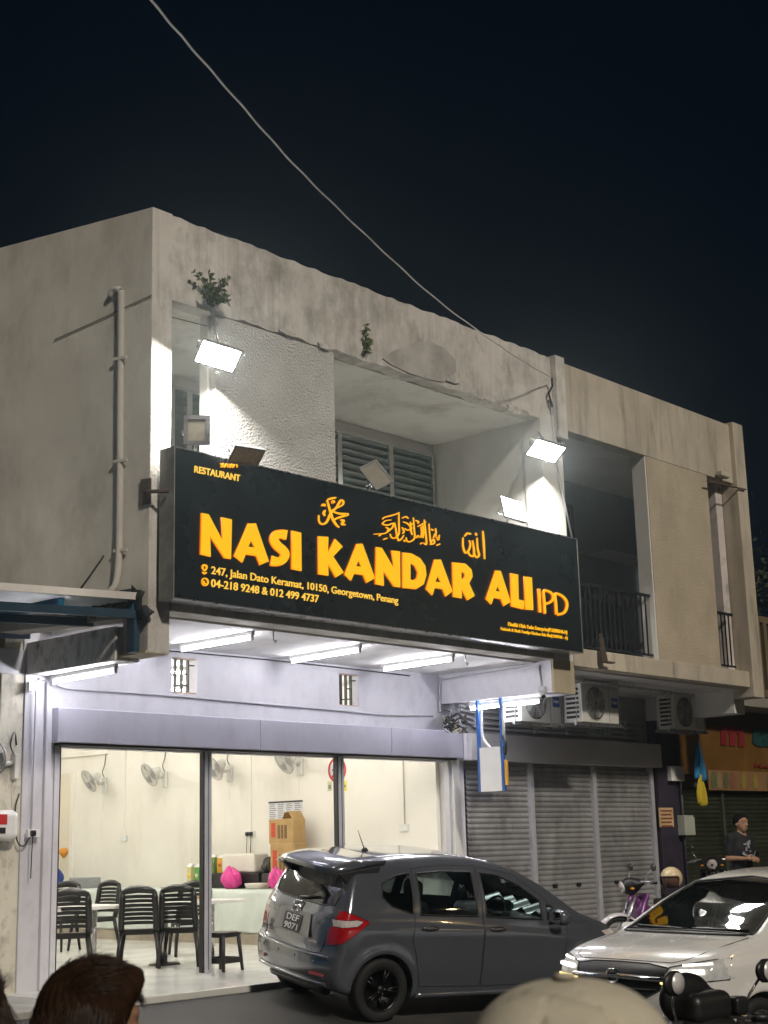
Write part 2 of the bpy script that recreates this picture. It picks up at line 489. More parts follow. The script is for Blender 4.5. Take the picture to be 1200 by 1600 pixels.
# beams across the walkway
box('cross_beam', lav, A, 15.452, 15.92, 11.23, 13.148, 3.5, 3.935, .006)
box('beam_end', tan, A, 15.456, 15.924, 11.196, 11.229, 3.497, 3.93, .004)
box('cracked_beam', mat('streaked_paint', (.80, .78, .77), .7, var=.08, vs=2, stain=[((.30, .27, .25), .6, (1, 9, .5)), ((.06, .05, .05), .9, (5, 5, 3))], bump=.25, bs=20), A, 8.75, 9.05, 11.62, 13.148, 3.46, 3.80, .006)  # base colour brightened in place of missing lamp light under the awning
box('beam_link', tan, A, 8.80, 9.085, 11.205, 11.62, 3.495, 3.52)
box('left_beam', lav, A, 5.0, 8.748, 13.16, 13.4, 3.46, 3.72, .006)
# inner front wall with two vent openings
mb = MB()
V1 = (10.71, 11.09, 3.40, 3.80); V2 = (13.46, 13.83, 3.39, 3.80)
mb.box(8.72, 15.87, YW, 13.3, 2.72, 3.385).box(8.72, 15.87, YW, 13.3, 3.805, 3.94)
mb.box(8.72, V1[0], YW, 13.3, 3.385, 3.805).box(V1[1], V2[0], YW, 13.3, 3.385, 3.805).box(V2[1], 15.87, YW, 13.3, 3.385, 3.805)
mb.build('front_wall', lav, A)
pink = mat('vent_clay', (.55, .42, .36), .7, var=.1)
for (x0, x1, z0, z1) in (V1, V2):
    fr = box('vent_grille', pink, A, x0, x1, 13.17, 13.26, z0-.015, z0+.01)
    box('top_bar', pink, fr, x0, x1, 13.17, 13.26, z1-.01, z1+.005)
    for k in range(1, 4):
        x = x0+(x1-x0)*k/4
        box('bar', alud, fr, x-.008, x+.008, 13.19, 13.23, z0+.01, z1-.01)
    for k, zz in ((0, .5), (1, .2), (2, .55), (3, .82), (2, .22)):
        xa = x0+(x1-x0)*k/4; zc = z0+(z1-z0)*zz
        box('bar', alud, fr, xa+.008, xa+(x1-x0)/4-.008, 13.19, 13.22, zc-.006, zc+.006)
# shutter housing over the opening, three sheets
for x0, x1 in ((9.03, 11.898), (11.904, 14.22), (14.226, 15.68)):
    box('lintel_panel', lintelm, A, x0, x1, 12.95, YW-.002, 2.76, 3.12, .006)
box('lintel_soffit', alud, A, 9.1, 15.6, 13.0, 13.14, 2.735, 2.758)
def post(name, x0, x1, m=alu):
    p = box(name, m, A, x0, x1, 13.10, 13.19, .27, 2.735, .004)
    return p
for x in (11.22, 13.42):
    p = post('door_post', x-.045, x+.055)
    box('rubber_edge', alud, p, x-.062, x-.047, 13.11, 13.18, .275, 2.73)
    box('track_groove', alud, p, x+.002, x+.008, 13.094, 13.1, .3, 2.7)
p = post('door_jamb', 9.105, 9.17, lav)
box('rubber_edge', alud, p, 9.172, 9.19, 13.11, 13.18, .275, 2.73)
p = post('door_jamb', 15.53, 15.57, alu)
box('pillar', white, A, 15.575, 15.72, 13.06, 13.6, .262, 2.755, .006)
box('pillar', lav, A, 15.725, 15.86, 13.10, 13.6, .262, 3.38, .006)
lp = box('pillar', lav, A, 8.72, 9.10, 13.11, 13.6, .262, 3.46, .006)
box('pilaster_strip', lav, lp, 8.96, 9.03, 13.06, 13.108, .262, 3.40, .004)
box('pillar', creamold, A, 8.44, 8.718, 13.13, 13.5, .262, 3.46, .006)
# rooms: inner walls
ri = box('inner_wall', cream, A, 15.5, 15.6, 13.31, 24, .27, 3.95)
box('inner_wall', cream, A, 8.9, 15.5, 23.9, 24.0, .27, 3.95)
box('inner_wall', cream, A, 8.8, 8.9, 13.61, 23.9, .27, 3.95)
box('inner_ceiling', white, A, 8.9, 15.5, 13.31, 23.9, 3.93, 4.0)
box('trunking', cream, A, 15.44, 15.5, 20.7, 23.9, 3.27, 3.36, .004)
dr = box('door', mat('cream_door', (.76, .71, .58), .45, var=.03), A, 15.47, 15.5, 21.75, 22.75, .27, 3.0, .004)
box('door_frame', cream, dr, 15.455, 15.5, 21.66, 21.748, .27, 3.06)
# a notched skirting of rough concrete below the counter is built with the counter

# ================================================================ NEIGHBOUR WITH THE SHUTTERS
plb = mat('warm_plaster', (.56, .50, .40), .85, var=.12, vs=1.0, stain=[((.34, .29, .21), .5, (.9, .9, .35)), ((.13, .11, .09), .6, (3, 3, .45))], bump=.2, bs=40, bdist=.012)
plr = mat('warm_roughcast', (.50, .43, .32), .9, var=.12, vs=1.0, stain=(.32, .26, .17), sa=.5, ss=(.9, .9, .35), bump=.6, bs=32, bdist=.02)
pinkw = mat('pinkish_paint', (.66, .60, .57), .7, var=.1, vs=1.5, stain=(.14, .12, .11), sa=.7, ss=(1.2, 1.2, 1.2))
B = thing('shop_house', 'tan plastered shop house with dark railed balcony above grey roller shutters', 'building', (18.3, YW, .27))
box('parapet_beam', plb, B, 15.98, 20.62, 11.208, 11.41, 7.15, 8.13, .006)
box('end_column', plb, B, 20.62, 20.94, 11.13, 11.5, 3.72, 8.17, .012)
box('end_wall', pinkw, B, 20.40, 20.6, 11.42, 13.1, 4.12, 7.15)
box('balcony_soffit', white, B, 15.98, 20.6, 11.412, 13.1, 7.16, 7.3)
pn = box('roughcast_panel', plr, B, 18.075, 19.81, 11.215, 11.45, 4.125, 7.149)
box('panel_edge', white, B, 18.04, 18.073, 11.225, 11.45, 4.125, 7.149)
box('balcony_slab', white, B, 15.94, 20.6, 11.4, 13.15, 3.90, 4.11)
box('edge_beam', plb, B, 15.935, 20.615, 11.19, 11.398, 3.875, 4.12, .008)
box('ceiling', ceilp, B, 15.93, 20.65, 11.42, 13.15, 3.862, 3.898)
box('balcony_wall', mat('dark_blue_wall', (.10, .13, .16), .7, var=.15), B, 15.72, 20.4, 12.95, 13.1, 4.11, 7.16)
dfm = mat('dark_door_frame', (.035, .045, .055), .5, var=.1)
for x0, x1 in ((16.3, 17.55), (17.6, 18.5)):
    f = MB().box(x0, x0+.09, 12.86, 12.95, 4.11, 6.75).box(x1-.09, x1, 12.86, 12.95, 4.11, 6.75).box(x0+.09, x1-.09, 12.86, 12.95, 6.66, 6.75).box(x0+.09, x1-.09, 12.86, 12.95, 5.72, 5.79).build('door_frame', dfm, B)
    box('pane', mat('dim_pane', (.07, .09, .11), .15, var=.1), f, x0+.092, x1-.092, 12.91, 12.93, 4.12, 6.655)
for z in (4.6, 5.3, 6.0):
    box('shelf', mat('grey_shelf', (.2, .2, .22), .5), B, 18.7, 20.1, 12.5, 12.94, z, z+.04)
railm = mat('black_railing', (.02, .025, .03), .45, .3, var=.1)
def railing(parent, x0, x1, z0, z1, step=.11):
    rl = MB().box(x0, x1, 11.27, 11.31, z1-.04, z1).box(x0, x1, 11.28, 11.30, z0+.05, z0+.08).build('railing', railm, parent)
    n = int((x1-x0)/step); first = None
    for k in range(1, n):
        x = x0+(x1-x0)*k/n
        if first is None:
            first = box('baluster', railm, rl, x-.009, x+.009, 11.281, 11.299, z0+.08, z1-.041); xf = x
        else:
            c = first.copy(); col.objects.link(c); c.parent = rl; c.location = (x-xf, 0, 0)
railing(B, 15.95, 18.03, 4.12, 5.07)
railing(B, 19.82, 20.39, 4.12, 5.02, .1)
# ground floor: wall over the shutters, housing, three roller shutters
box('front_wall', mat('mid_grey_wall', (.42, .42, .43), .7, var=.12, vs=2), B, 15.88, 20.66, YW, 13.3, 3.08, 3.87)  # mid grey base colour with slight random variation
box('shutter_housing', mat('grey_sheet_metal', (.55, .54, .54), .42, .2, var=.06, vs=1.2), B, 15.80, 20.66, 12.9, YW-.002, 2.735, 3.105, .006)
box('shutter_housing_end', lav, B, 15.72, 15.797, 12.97, 13.1, 2.74, 3.10, .004)
shm = mat('grey_roller_shutter', (.37, .37, .375), .45, .35, var=.22, vs=1.5, stain=(.06, .055, .05), sa=.6, ss=(1.5, 1.5, .8))
def shutter(parent, x0, x1, z0, z1, y, m, pitch=.075):
    mb = MB(); z = z0; prof = []
    while z < z1-1e-6:
        h = min(pitch, z1-z)
        for t, d in ((0, .0), (.12, -.004), (.22, -.016), (.5, -.022), (.78, -.016), (.88, -.004)):
            prof.append((z+h*t, d))
        z += pitch
    prof.append((z1, 0))
    vs = []
    for zz, d in prof: vs += [(x0, y+d, zz), (x1, y+d, zz)]
    mb.add(vs, [(2*i, 2*i+1, 2*i+3, 2*i+2) for i in range(len(prof)-1)])
    return mb.build('roller_shutter', m, parent, fix=False)
for x0, x1 in ((15.9, 17.30), (17.40, 18.90), (19.0, 20.52)):
    s = shutter(B, x0, x1, .30, 2.73, 13.12, shm)
    box('bottom_bar', alu, s, x0, x1, 13.08, 13.13, .262, .30, .004)
    for k in (.3, .7):
        xx = x0+(x1-x0)*k
        box('lock', alud, s, xx-.05, xx+.05, 13.085, 13.098, .95, 1.0)
for x in (17.35, 18.95, 20.57):
    box('shutter_post', alu, B, x-.045, x+.045, 13.05, 13.14, .262, 2.735, .004)
bm2 = box('cross_beam', white, B, 20.652, 20.98, 11.515, 13.148, 3.5, 3.87, .006)
# ================================================================ FAR NEIGHBOUR WITH THE ORANGE FASCIA
Cc = thing('shop_house', 'dim low shop house with orange fascia board and dark green shutters', 'building', (23.5, YW, .27))
purp = mat('dark_purple_pillar', (.035, .03, .048), .5, var=.15)
box('pillar', purp, Cc, 20.66, 21.32, 12.99, 13.4, .262, 3.5, .006)
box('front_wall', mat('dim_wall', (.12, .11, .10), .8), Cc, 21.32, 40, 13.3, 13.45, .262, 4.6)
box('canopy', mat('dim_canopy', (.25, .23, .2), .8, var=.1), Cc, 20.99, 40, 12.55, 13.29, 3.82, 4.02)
mb = MB().box(21.02, 21.10, 11.2, 11.3, 3.75, 5.05).box(21.10, 21.7, 11.2, 11.3, 3.75, 3.87).box(21.10, 21.7, 11.2, 11.3, 4.95, 5.05).box(21.22, 21.32, 11.2, 11.3, 3.87, 4.95)
mb.build('balcony_frame', mat('brown_frame', (.16, .12, .07), .7, var=.15), Cc)
box('balcony_panel', darkvoid, Cc, 21.32, 21.69, 11.24, 11.28, 3.87, 4.95)
shg = mat('dark_green_shutter', (.055, .065, .04), .4, .5, var=.3, vs=2)
for x0, x1 in ((21.4, 22.9), (22.98, 24.6), (24.68, 26.3)):
    shutter(Cc, x0, x1, .27, 2.45, 13.22, shg)
for x in (22.94, 24.64):
    box('shutter_post', mat('dark_post', (.08, .09, .07), .5, .4), Cc, x-.038, x+.038, 13.15, 13.25, .262, 2.45)

# ================================================================ SHEET AWNING AT THE SIDE
AW = thing('side_awning', 'lean-to awning of pale corrugated sheet on a blue steel frame beside the corner', 'awning', (7.0, 12.5, .1))
bluem = mat('blue_steel', (.015, .16, .30), .45, .2, var=.2, vs=4)
dblue = mat('dull_blue_steel', (.03, .07, .11), .5, .2, var=.2, vs=4)
sheet = mat('translucent_sheet', (.62, .68, .72), .4, var=.12, vs=1.5, stain=(.3, .3, .3), sa=.4)
def awz(x): return 3.93+.05*(x-8.75)
mb = MB(); N1 = 120
for i in range(N1+1):
    y = 11.22+3.6*i/N1
    dz = .014*math.sin(i/N1*3.6*2*PI/.09*1.0)
    for x in (8.72-.27*max(0, y-11.3)*.0, 4.2): mb.v.append((x, y, awz(x)+.075+dz))
for i in range(N1): mb.f.append((2*i, 2*i+1, 2*i+3, 2*i+2)); mb.sm.append(True)
mb.build('corrugated_sheet', sheet, AW, solid=.004)
for x, m in ((8.70, bluem), (7.85, bluem), (7.0, bluem), (6.1, dblue), (5.2, dblue)):
    MB().box(x-.03, x+.03, 11.25, 14.8, awz(x)-.02, awz(x)+.055).build('rafter', m, AW)
for y, m in ((11.26, dblue), (11.95, dblue), (13.05, dblue), (14.7, dblue)):
    MB().obox((6.46, y, awz(6.46)-.06), (4.5, .05, .08), (1, 0, .05)).build('purlin', m, AW)
MB().obox((6.46, 11.21, awz(6.46)+.11), (4.5, .02, .07), (1, 0, .05)).build('edge_flashing', mat('pale_flashing', (.7, .66, .62), .5, var=.1), AW)
box('bracket', dblue, AW, 8.69, 8.76, 11.25, 11.36, 3.5, 3.93)
for y in (11.4, 14.6):
    MB().cyl((4.35, y, .05), (4.35, y, awz(4.35)-.02), .04).build('leg', dblue, AW)
# ================================================================ LAMPS
lit_lens = mat('lit_led_lens', (1, 1, 1), .3, var=0, emit=165, ecol=(1.0, .97, .90))
dead_lens = mat('unlit_led_lens', (.34, .32, .27), .12, var=.05, vs=20)
white_lens = mat('pale_led_lens', (.85, .86, .86), .2, var=.03, vs=20)
led = mat('led_chip', (.75, .62, .25), .4, var=.1)
greyh = mat('grey_casting', (.22, .22, .23), .45, .3, var=.08, vs=10)
def floodlight(label, c, nrm, right, w, h, lens, body, arm_to=None, group=None, leds=False, b=.022):
    c = Vector(c); n = Vector(nrm).normalized(); r = Vector(right); r = (r-n*r.dot(n)).normalized(); u = n.cross(r)
    t = thing('floodlight', label, 'floodlight', tuple(c), 0, group)
    hs = MB(); d = .055
    q = lambda a, b, e: tuple(c+r*a+u*b+n*e)
    W, H = w/2, h/2
    vs = [q(-W, -H, 0), q(W, -H, 0), q(W, H, 0), q(-W, H, 0), q(-W*.82, -H*.8, -d), q(W*.82, -H*.8, -d), q(W*.82, H*.8, -d), q(-W*.82, H*.8, -d)]
    hs.add(vs, [(0, 1, 2, 3), (7, 6, 5, 4), (0, 4, 5, 1), (1, 5, 6, 2), (2, 6, 7, 3), (3, 7, 4, 0)])
    ho = hs.build('housing', body, t, bevel=.006)
    for k in range(7):
        a = -W*.7+1.4*W*k/6
        MB().obox(q(a, 0, -d-.008), (.006, h*.7, .018), tuple(r), tuple(n)).build('cooling_fin', body, ho)
    e = MB()
    for (a0, a1, b0, b1) in ((-W, W, -H, -H+b), (-W, W, H-b, H), (-W, -W+b, -H+b, H-b), (W-b, W, -H+b, H-b)):
        e.obox(q((a0+a1)/2, (b0+b1)/2, .006), (a1-a0, b1-b0, .012), tuple(r), tuple(n))
    e.build('bezel', body, t)
    ln = MB().add([q(-W+b, -H+b, .004), q(W-b, -H+b, .004), q(W-b, H-b, .004), q(-W+b, H-b, .004)], [(0, 1, 2, 3)]).build('lens', lens, t)
    if leds:
        m = MB()
        for i in range(6):
            for j in range(4):
                m.obox(q(-W*.6+1.2*W*i/5, -H*.55+1.1*H*j/3, .007), (.018, .018, .003), tuple(r), tuple(n))
        m.build('led_array', led, t)['kind'] = 'stuff'
    br = MB()
    k = 1.0
    br.tube([q(-W-.012, 0, -.02), q(-W-.012, 0, -.13), q(W+.012, 0, -.13), q(W+.012, 0, -.02)], .009, 6)
    br.build('bracket', steel, t)
    if arm_to is not None:
        MB().tube([q(0, 0, -.13), tuple(arm_to)], .014, 6).build('arm', steel, t)
    return t
SIGN_Y = 10.92
floodlight('glaring lit floodlight on the beam beside the corner column', tuple(at(341, 556, 1, 10.90)), (-.36, -.24, -.90), (1, -.42, .02), .44, .36, lit_lens, greyh, (9.62, 11.2, 7.22), 'lit floodlights')
floodlight('glaring lit floodlight on the column between the two balconies', tuple(at(853, 704, 1, 10.90)), (-.36, -.24, -.90), (1, -.42, .02), .44, .36, lit_lens, greyh, (15.4, 11.2, 7.0), 'lit floodlights')
floodlight('black unlit floodlight standing upright behind the sign beside the corner column', (9.31, 11.06, 5.80), (-.62, -.68, .12), (1, -.9, 0), .27, .33, mat('smoky_lens', (.10, .09, .07), .2, var=.1, vs=20), black, (9.30, 11.1, 5.5), b=.045)
floodlight('dark unlit floodlight hanging face down over the small word on the sign', (9.70, 10.74, 5.54), (-.2, -.50, -.82), (1, -.3, 0), .34, .24, mat('amber_lens', (.5, .42, .28), .25, var=.1, vs=15), greyh, (9.76, 11.05, 5.5), leds=False)
floodlight('unlit grey floodlight tilted up above the sign before the louvre window', (11.86, 10.93, 5.74), (-.55, -.62, .30), (.75, -.35, .42), .24, .36, dead_lens, greyh, (11.75, 11.05, 5.5))
floodlight('unlit pale floodlight tilted up on the sign near the column between the balconies', (14.42, 10.93, 5.72), (-.2, -.72, .45), (.95, -.1, -.35), .34, .36, white_lens, steel, (14.36, 11.05, 5.5))

coldtube = mat('cold_tube', (1, 1, 1), .3, var=0, emit=40, ecol=(.94, .93, 1.0))
warmtube = mat('warm_tube', (1, 1, 1), .3, var=0, emit=76, ecol=(1.0, .96, .88))
batten_m = mat('batten_white', (.72, .72, .70), .4, var=.03)
def tube_light(label, a, b, up=(0, 0, 1), m=None, group=None):
    a = Vector(a); b = Vector(b); d = (b-a).normalized(); up = Vector(up); L = (b-a).length
    t = thing('fluorescent_light', label, 'light', tuple((a+b)/2), 0, group)
    c = (a+b)/2
    MB().obox(c+up*.052, (L+.02, .05, .045), tuple(d), tuple(up)).build('batten', batten_m, t, bevel=.006)
    MB().cyl(a+d*.03, b-d*.03, .0135, n=10).build('tube', m or coldtube, t)
    for e, s in ((a, 1), (b, -1)):
        MB().obox(e+d*s*.012+up*.012, (.022, .034, .07), tuple(d), tuple(up)).build('end_cap', batten_m, t, bevel=.003)
    return t
g0 = 'ceiling tubes over the walkway'
tube_light('lit fluorescent tube on the walkway ceiling next to the corner column', (10.56, 12.80, 3.83), (10.54, 11.58, 3.83), group=g0)
tube_light('lit fluorescent tube in the middle of the walkway ceiling', (12.32, 12.84, 3.83), (12.24, 11.60, 3.83), group=g0)
tube_light('lit fluorescent tube on the walkway ceiling next to the right-hand cross beam', (13.88, 12.75, 3.83), (13.80, 11.50, 3.83), group=g0)
tube_light('lit fluorescent tube under the streaked beam beside the blue awning', (9.0, 13.02, 3.385), (8.93, 11.84, 3.385), group=g0)
tube_light('lit fluorescent tube along the underside of the cross beam over the hanging box', (15.56, 12.70, 3.405), (15.56, 11.50, 3.405), group=g0)
for (x, y) in ((11.5, 14.58), (14.25, 14.58), (12.85, 16.2), (10.4, 16.2), (11.6, 18.4), (14.0, 18.4), (11.6, 21.3), (14.0, 21.3), (10.4, 14.58)):
    tube_light('lit warm fluorescent tube on the ceiling inside the restaurant', (x-.6, y, 3.84), (x+.6, y, 3.84), m=warmtube, group='tubes inside the restaurant')

# ================================================================ THE SIGN
SG = thing('signboard', 'long black shop sign with glowing yellow letters and calligraphy over the walkway', 'sign', (12.3, 11.03, 4.0))
boardm = mat('black_acrylic', (.010, .017, .021), .28, var=.1, vs=1.0, spec=.4)
sideframe = mat('weathered_frame', (.30, .30, .27), .55, .3, var=.25, vs=4, stain=(.5, .48, .42), sa=.6)
X0, X1, Z0, Z1 = 8.90, 15.755, 4.0, 5.53
box('board', boardm, SG, X0+.012, X1-.012, SIGN_Y, 11.10, Z0+.012, Z1-.012)
box('frame_side', sideframe, SG, X0, X0+.011, SIGN_Y-.006, 11.14, Z0, Z1)
box('frame_side', sideframe, SG, X1-.011, X1, SIGN_Y-.006, 11.14, Z0, Z1)
box('frame_rail', steel, SG, X0+.012, X1-.012, SIGN_Y-.006, 11.14, Z1-.011, Z1)
box('frame_rail', steel, SG, X0+.012, X1-.012, SIGN_Y-.006, 11.14, Z0, Z0+.011)
yel = mat('glowing_yellow', (.45, .22, .005), .5, var=0, emit=.36, ecol=(1.0, .50, .003))
orange = mat('glowing_orange_edge', (.4, .1, .0), .5, var=0, emit=.28, ecol=(1.0, .15, .0))
paley = mat('glowing_pale_yellow', (.45, .3, .05), .5, var=0, emit=.36, ecol=(1.0, .58, .06))
def sp(px, py, d=0.0):
    q = at(px, py, 1, SIGN_Y); return (q[0], SIGN_Y-d, q[2])
def shape(name, outer, hole=None, conv=None, m=None, parent=SG, th=.02, halo=.008):
    """a raised letter cut from a 2D outline (photo pixels) with an optional hole"""
    O = [sp(*conv(*q)) for q in outer]; H = [sp(*conv(*q)) for q in hole] if hole else None
    cu = bpy.data.curves.new('l', 'CURVE'); cu.dimensions = '2D'; cu.fill_mode = 'BOTH'; cu.extrude = th/2
    for pts in ([O, H] if H else [O]):
        s = cu.splines.new('POLY'); s.points.add(len(pts)-1); s.use_cyclic_u = True
        for i, p in enumerate(pts): s.points[i].co = (p[0], p[2], 0, 1)
    o = bpy.data.objects.new('l', cu); col.objects.link(o)
    me = bpy.data.meshes.new_from_object(o.evaluated_get(bpy.context.evaluated_depsgraph_get()))
    vs = [(v.co.x, SIGN_Y-.006-th/2-v.co.z, v.co.y) for v in me.vertices]; fs = [tuple(p.vertices) for p in me.polygons]
    bpy.data.objects.remove(o); bpy.data.curves.remove(cu); bpy.data.meshes.remove(me)
    ob = MB().add(vs, fs).build(name, m or yel, parent)
    if halo:
        mb = MB()
        for pts in ([O, H] if H else [O]):
            mb.tube([(p[0], SIGN_Y-.006, p[2]) for p in pts], halo, 6, closed=True)
        mb.build('halo_edge', orange, ob)
    return ob
def ribbon(pts, wd):
    """outline of a stroke of given width (or width list) through 2D points"""
    P = np.array(pts, float); n = len(P); W = np.array(wd if hasattr(wd, '__len__') else [wd]*n)/2
    T = np.gradient(P, axis=0); T /= np.maximum(np.linalg.norm(T, axis=1, keepdims=True), 1e-6)
    Nn = np.stack([-T[:, 1], T[:, 0]], 1)
    return [tuple(q) for q in P+Nn*W[:, None]]+[tuple(q) for q in (P-Nn*W[:, None])[::-1]]
def smooth(pts, k=6):
    P = [np.array(q, float) for q in pts]; P = [2*P[0]-P[1]]+P+[2*P[-1]-P[-2]]; out = []
    for i in range(1, len(P)-2):
        for t in np.linspace(0, 1, k, endpoint=False):
            a, b, c, d = P[i-1], P[i], P[i+1], P[i+2]
            out.append(.5*((2*b)+(-a+c)*t+(2*a-5*b+4*c-d)*t*t+(-a+3*b-3*c+d)*t**3))
    out.append(P[-2]); return out
c1 = lambda x, y: (270+x/3.636, 690+y/3.636)
c2 = lambda x, y: (580+x/3.529, 760+y/3.529)
c5 = lambda x, y: (460+x/3.529, 760+y/3.529)
L = [
    (c1, [(158, 408), (195, 415), (278, 572), (272, 432), (327, 445), (322, 668), (288, 662), (203, 535), (207, 655), (152, 642)], None),
    (c1, [(424, 468), (463, 466), (537, 682), (489, 702), (469, 650), (406, 640), (388, 687), (342, 652)], [(438, 560), (460, 604), (420, 599)]),
    (c1, ribbon(smooth([(640, 532), (605, 527), (578, 536), (570, 562), (588, 592), (616, 616), (632, 642), (618, 672), (590, 684), (555, 678)]), list(np.interp(np.linspace(0, 1, 55), [0, .12, .5, .88, 1], [54, 44, 48, 44, 56]))), None),
    (c1, [(671, 508), (721, 520), (723, 736), (670, 726)], None),
    (c1, [(822, 540), (875, 543), (872, 640), (915, 556), (957, 598), (903, 655), (962, 745), (920, 772), (873, 690), (876, 762), (822, 755)], None),
    (c1, [(1040, 583), (1069, 582), (1140, 778), (1095, 803), (1076, 758), (1022, 750), (1005, 790), (970, 757)], [(1049, 672), (1066, 714), (1033, 709)]),
    (c2, [(22, 336), (50, 340), (122, 462), (107, 355), (150, 360), (152, 557), (120, 552), (58, 462), (62, 548), (18, 540)], None),
    (c2, [(168, 366), (215, 372), (262, 398), (290, 440), (296, 490), (282, 540), (242, 566), (168, 560)], [(208, 420), (236, 440), (252, 475), (246, 508), (228, 520), (208, 515)]),
    (c2, [(344, 405), (376, 405), (440, 580), (405, 607), (388, 566), (342, 559), (330, 600), (297, 567)], [(360, 490), (380, 531), (345, 527)]),
    (c2, [(443, 420), (512, 428), (545, 460), (551, 498), (532, 536), (563, 605), (525, 628), (489, 560), (492, 617), (447, 610)], [(489, 470), (508, 478), (512, 495), (503, 510), (489, 514)]),
    (c2, [(680, 465), (706, 467), (761, 638), (725, 660), (710, 622), (668, 613), (655, 650), (627, 622)], [(690, 545), (707, 582), (678, 578)]),
    (c2, [(763, 480), (802, 488), (805, 625), (836, 632), (833, 678), (767, 662)], None),
    (c2, [(838, 498), (878, 503), (886, 682), (845, 680)], None),
    (c2, [(914, 565), (925, 566), (931, 696), (919, 694)], None),
    (c2, ribbon(smooth([(952, 702), (949, 640), (946, 580), (975, 580), (996, 600), (994, 628), (972, 645), (956, 645)], 4), 9.5), None),
    (c2, ribbon(smooth([(1016, 706), (1013, 650), (1010, 594), (1046, 604), (1070, 632), (1074, 664), (1058, 698), (1022, 708)], 4), 10), None),
]
for cv, o, h in L: shape('letter', o, h, cv)
def strokes(name, cv, lst, wd, m=paley, k=5):
    for s in lst:
        P = smooth(s, k); n = len(P)
        ww = [wd*(.55+.65*math.sin(PI*min(1, (i+1.2)/(n+1)))) for i in range(n)]
        shape(name, ribbon(P, ww), None, cv, yel, th=.012, halo=.0025)
strokes('calligraphy_stroke', c5, [
    [(176, 76), (190, 125), (206, 178), (226, 212), (243, 227)], [(180, 73), (203, 67), (226, 63)],
    [(238, 118), (262, 102), (266, 84), (252, 78), (240, 96), (228, 118), (205, 138), (192, 158), (172, 200), (146, 208), (132, 192), (131, 160)],
    [(206, 138), (240, 150), (292, 155), (262, 166), (228, 178), (208, 192)],
    [(250, 186), (268, 190), (258, 208), (278, 212)], [(146, 108), (158, 101), (166, 110)], [(166, 132), (158, 148), (164, 164)], [(203, 80), (207, 92), (213, 82), (216, 92)]], 9.5)
strokes('calligraphy_stroke', c5, [
    [(1035, 246), (1040, 310), (1045, 402)], [(1003, 284), (1006, 340), (1014, 380), (1000, 392), (988, 372)], [(978, 298), (986, 350), (984, 384), (964, 380), (952, 356)],
    [(926, 282), (926, 330), (938, 366), (956, 356), (966, 322), (960, 298)], [(934, 276), (950, 260), (970, 264)], [(996, 258), (1000, 272)]], 8)
strokes('calligraphy_stroke', c5, [
    [(434, 264), (470, 262), (500, 258), (536, 228), (540, 205), (512, 214), (482, 208), (500, 190), (530, 186)],
    [(482, 182), (492, 172), (530, 162), (562, 152), (574, 144)], [(572, 148), (572, 200), (572, 262), (548, 286), (530, 280), (524, 262)],
    [(548, 200), (556, 240), (566, 290), (584, 292), (600, 270)], [(590, 176), (612, 168), (624, 178)], [(596, 196), (620, 206), (642, 232), (620, 242), (604, 232)],
    [(652, 172), (656, 230), (658, 286), (632, 306), (616, 300), (612, 282)], [(636, 196), (638, 240), (646, 268)], [(664, 188), (680, 196), (676, 206)],
    [(712, 184), (718, 240), (724, 318), (708, 312)], [(694, 222), (698, 262), (690, 282), (676, 272), (670, 286)], [(704, 214), (708, 260), (704, 286)], [(676, 222), (696, 212), (722, 196)],
    [(738, 206), (742, 262), (750, 316), (768, 312), (762, 292), (744, 322)], [(762, 286), (772, 262), (780, 282), (790, 296), (796, 268)], [(774, 232), (778, 262)],
    [(486, 294), (508, 286)], [(600, 296), (606, 306)], [(566, 300), (582, 296)], [(690, 318), (702, 312)], [(780, 326), (800, 318)], [(462, 274), (474, 268)],
    [(500, 226), (516, 236), (508, 246)], [(590, 226), (600, 250), (592, 262)], [(640, 212), (652, 206)], [(750, 236), (762, 244)]], 5.6)
strokes('letter_fragment', c1, [[(268, 126), (284, 146)], [(284, 124), (270, 148)], [(290, 148), (300, 128), (310, 148)], [(314, 128), (322, 148), (330, 130), (338, 148), (346, 130)], [(358, 130), (362, 148)]], 6)
def sign_text(body, p00, p10, p01, m, bold=.0, spacing=1.0, ext=.008):
    """p00 lower left, p10 lower right, p01 upper left (photo pixels)"""
    a = np.array(sp(*p00)); b = np.array(sp(*p10)); c = np.array(sp(*p01))
    return lettering('lettering', body, m, SG, lambda u, v, d: tuple(a+(b-a)*u+(c-a)*v+np.array((0, -.004-d, 0))), ext, bold, spacing)
sign_text('RESTAURANT', c1(119, 176), c1(379, 228), c1(121, 137), paley, .012)
sign_text('247, Jalan Dato Keramat, 10150, Georgetown, Penang', c1(216, 766), c2(146, 660), c1(217, 708), paley, .008, 1.0)
sign_text('04-218 9248 & 012 499 4737', c1(214, 826), c1(826, 916), c1(216, 780), paley, .012)
sign_text('Dimiliki Oleh: Fasha Enterprise(PG0288646-H)', c2(752, 776), c2(1078, 822), c2(753, 748), yel, .004)
sign_text('Fatimah & Shaik Familys Kitchen Sdn Bhd(1509346 - A)', c2(712, 798), c2(1080, 850), c2(713, 775), yel, .004)
strokes('pin_icon', c1, [[(178, 736), (166, 722), (166, 708), (176, 702), (188, 710), (186, 724), (178, 736)], [(164, 742), (176, 750), (188, 744)]], 8)
strokes('phone_icon', c1, [[(160, 798), (168, 780), (186, 780), (196, 798), (188, 816), (170, 816), (160, 800)], [(172, 792), (174, 804), (184, 810)]], 6)

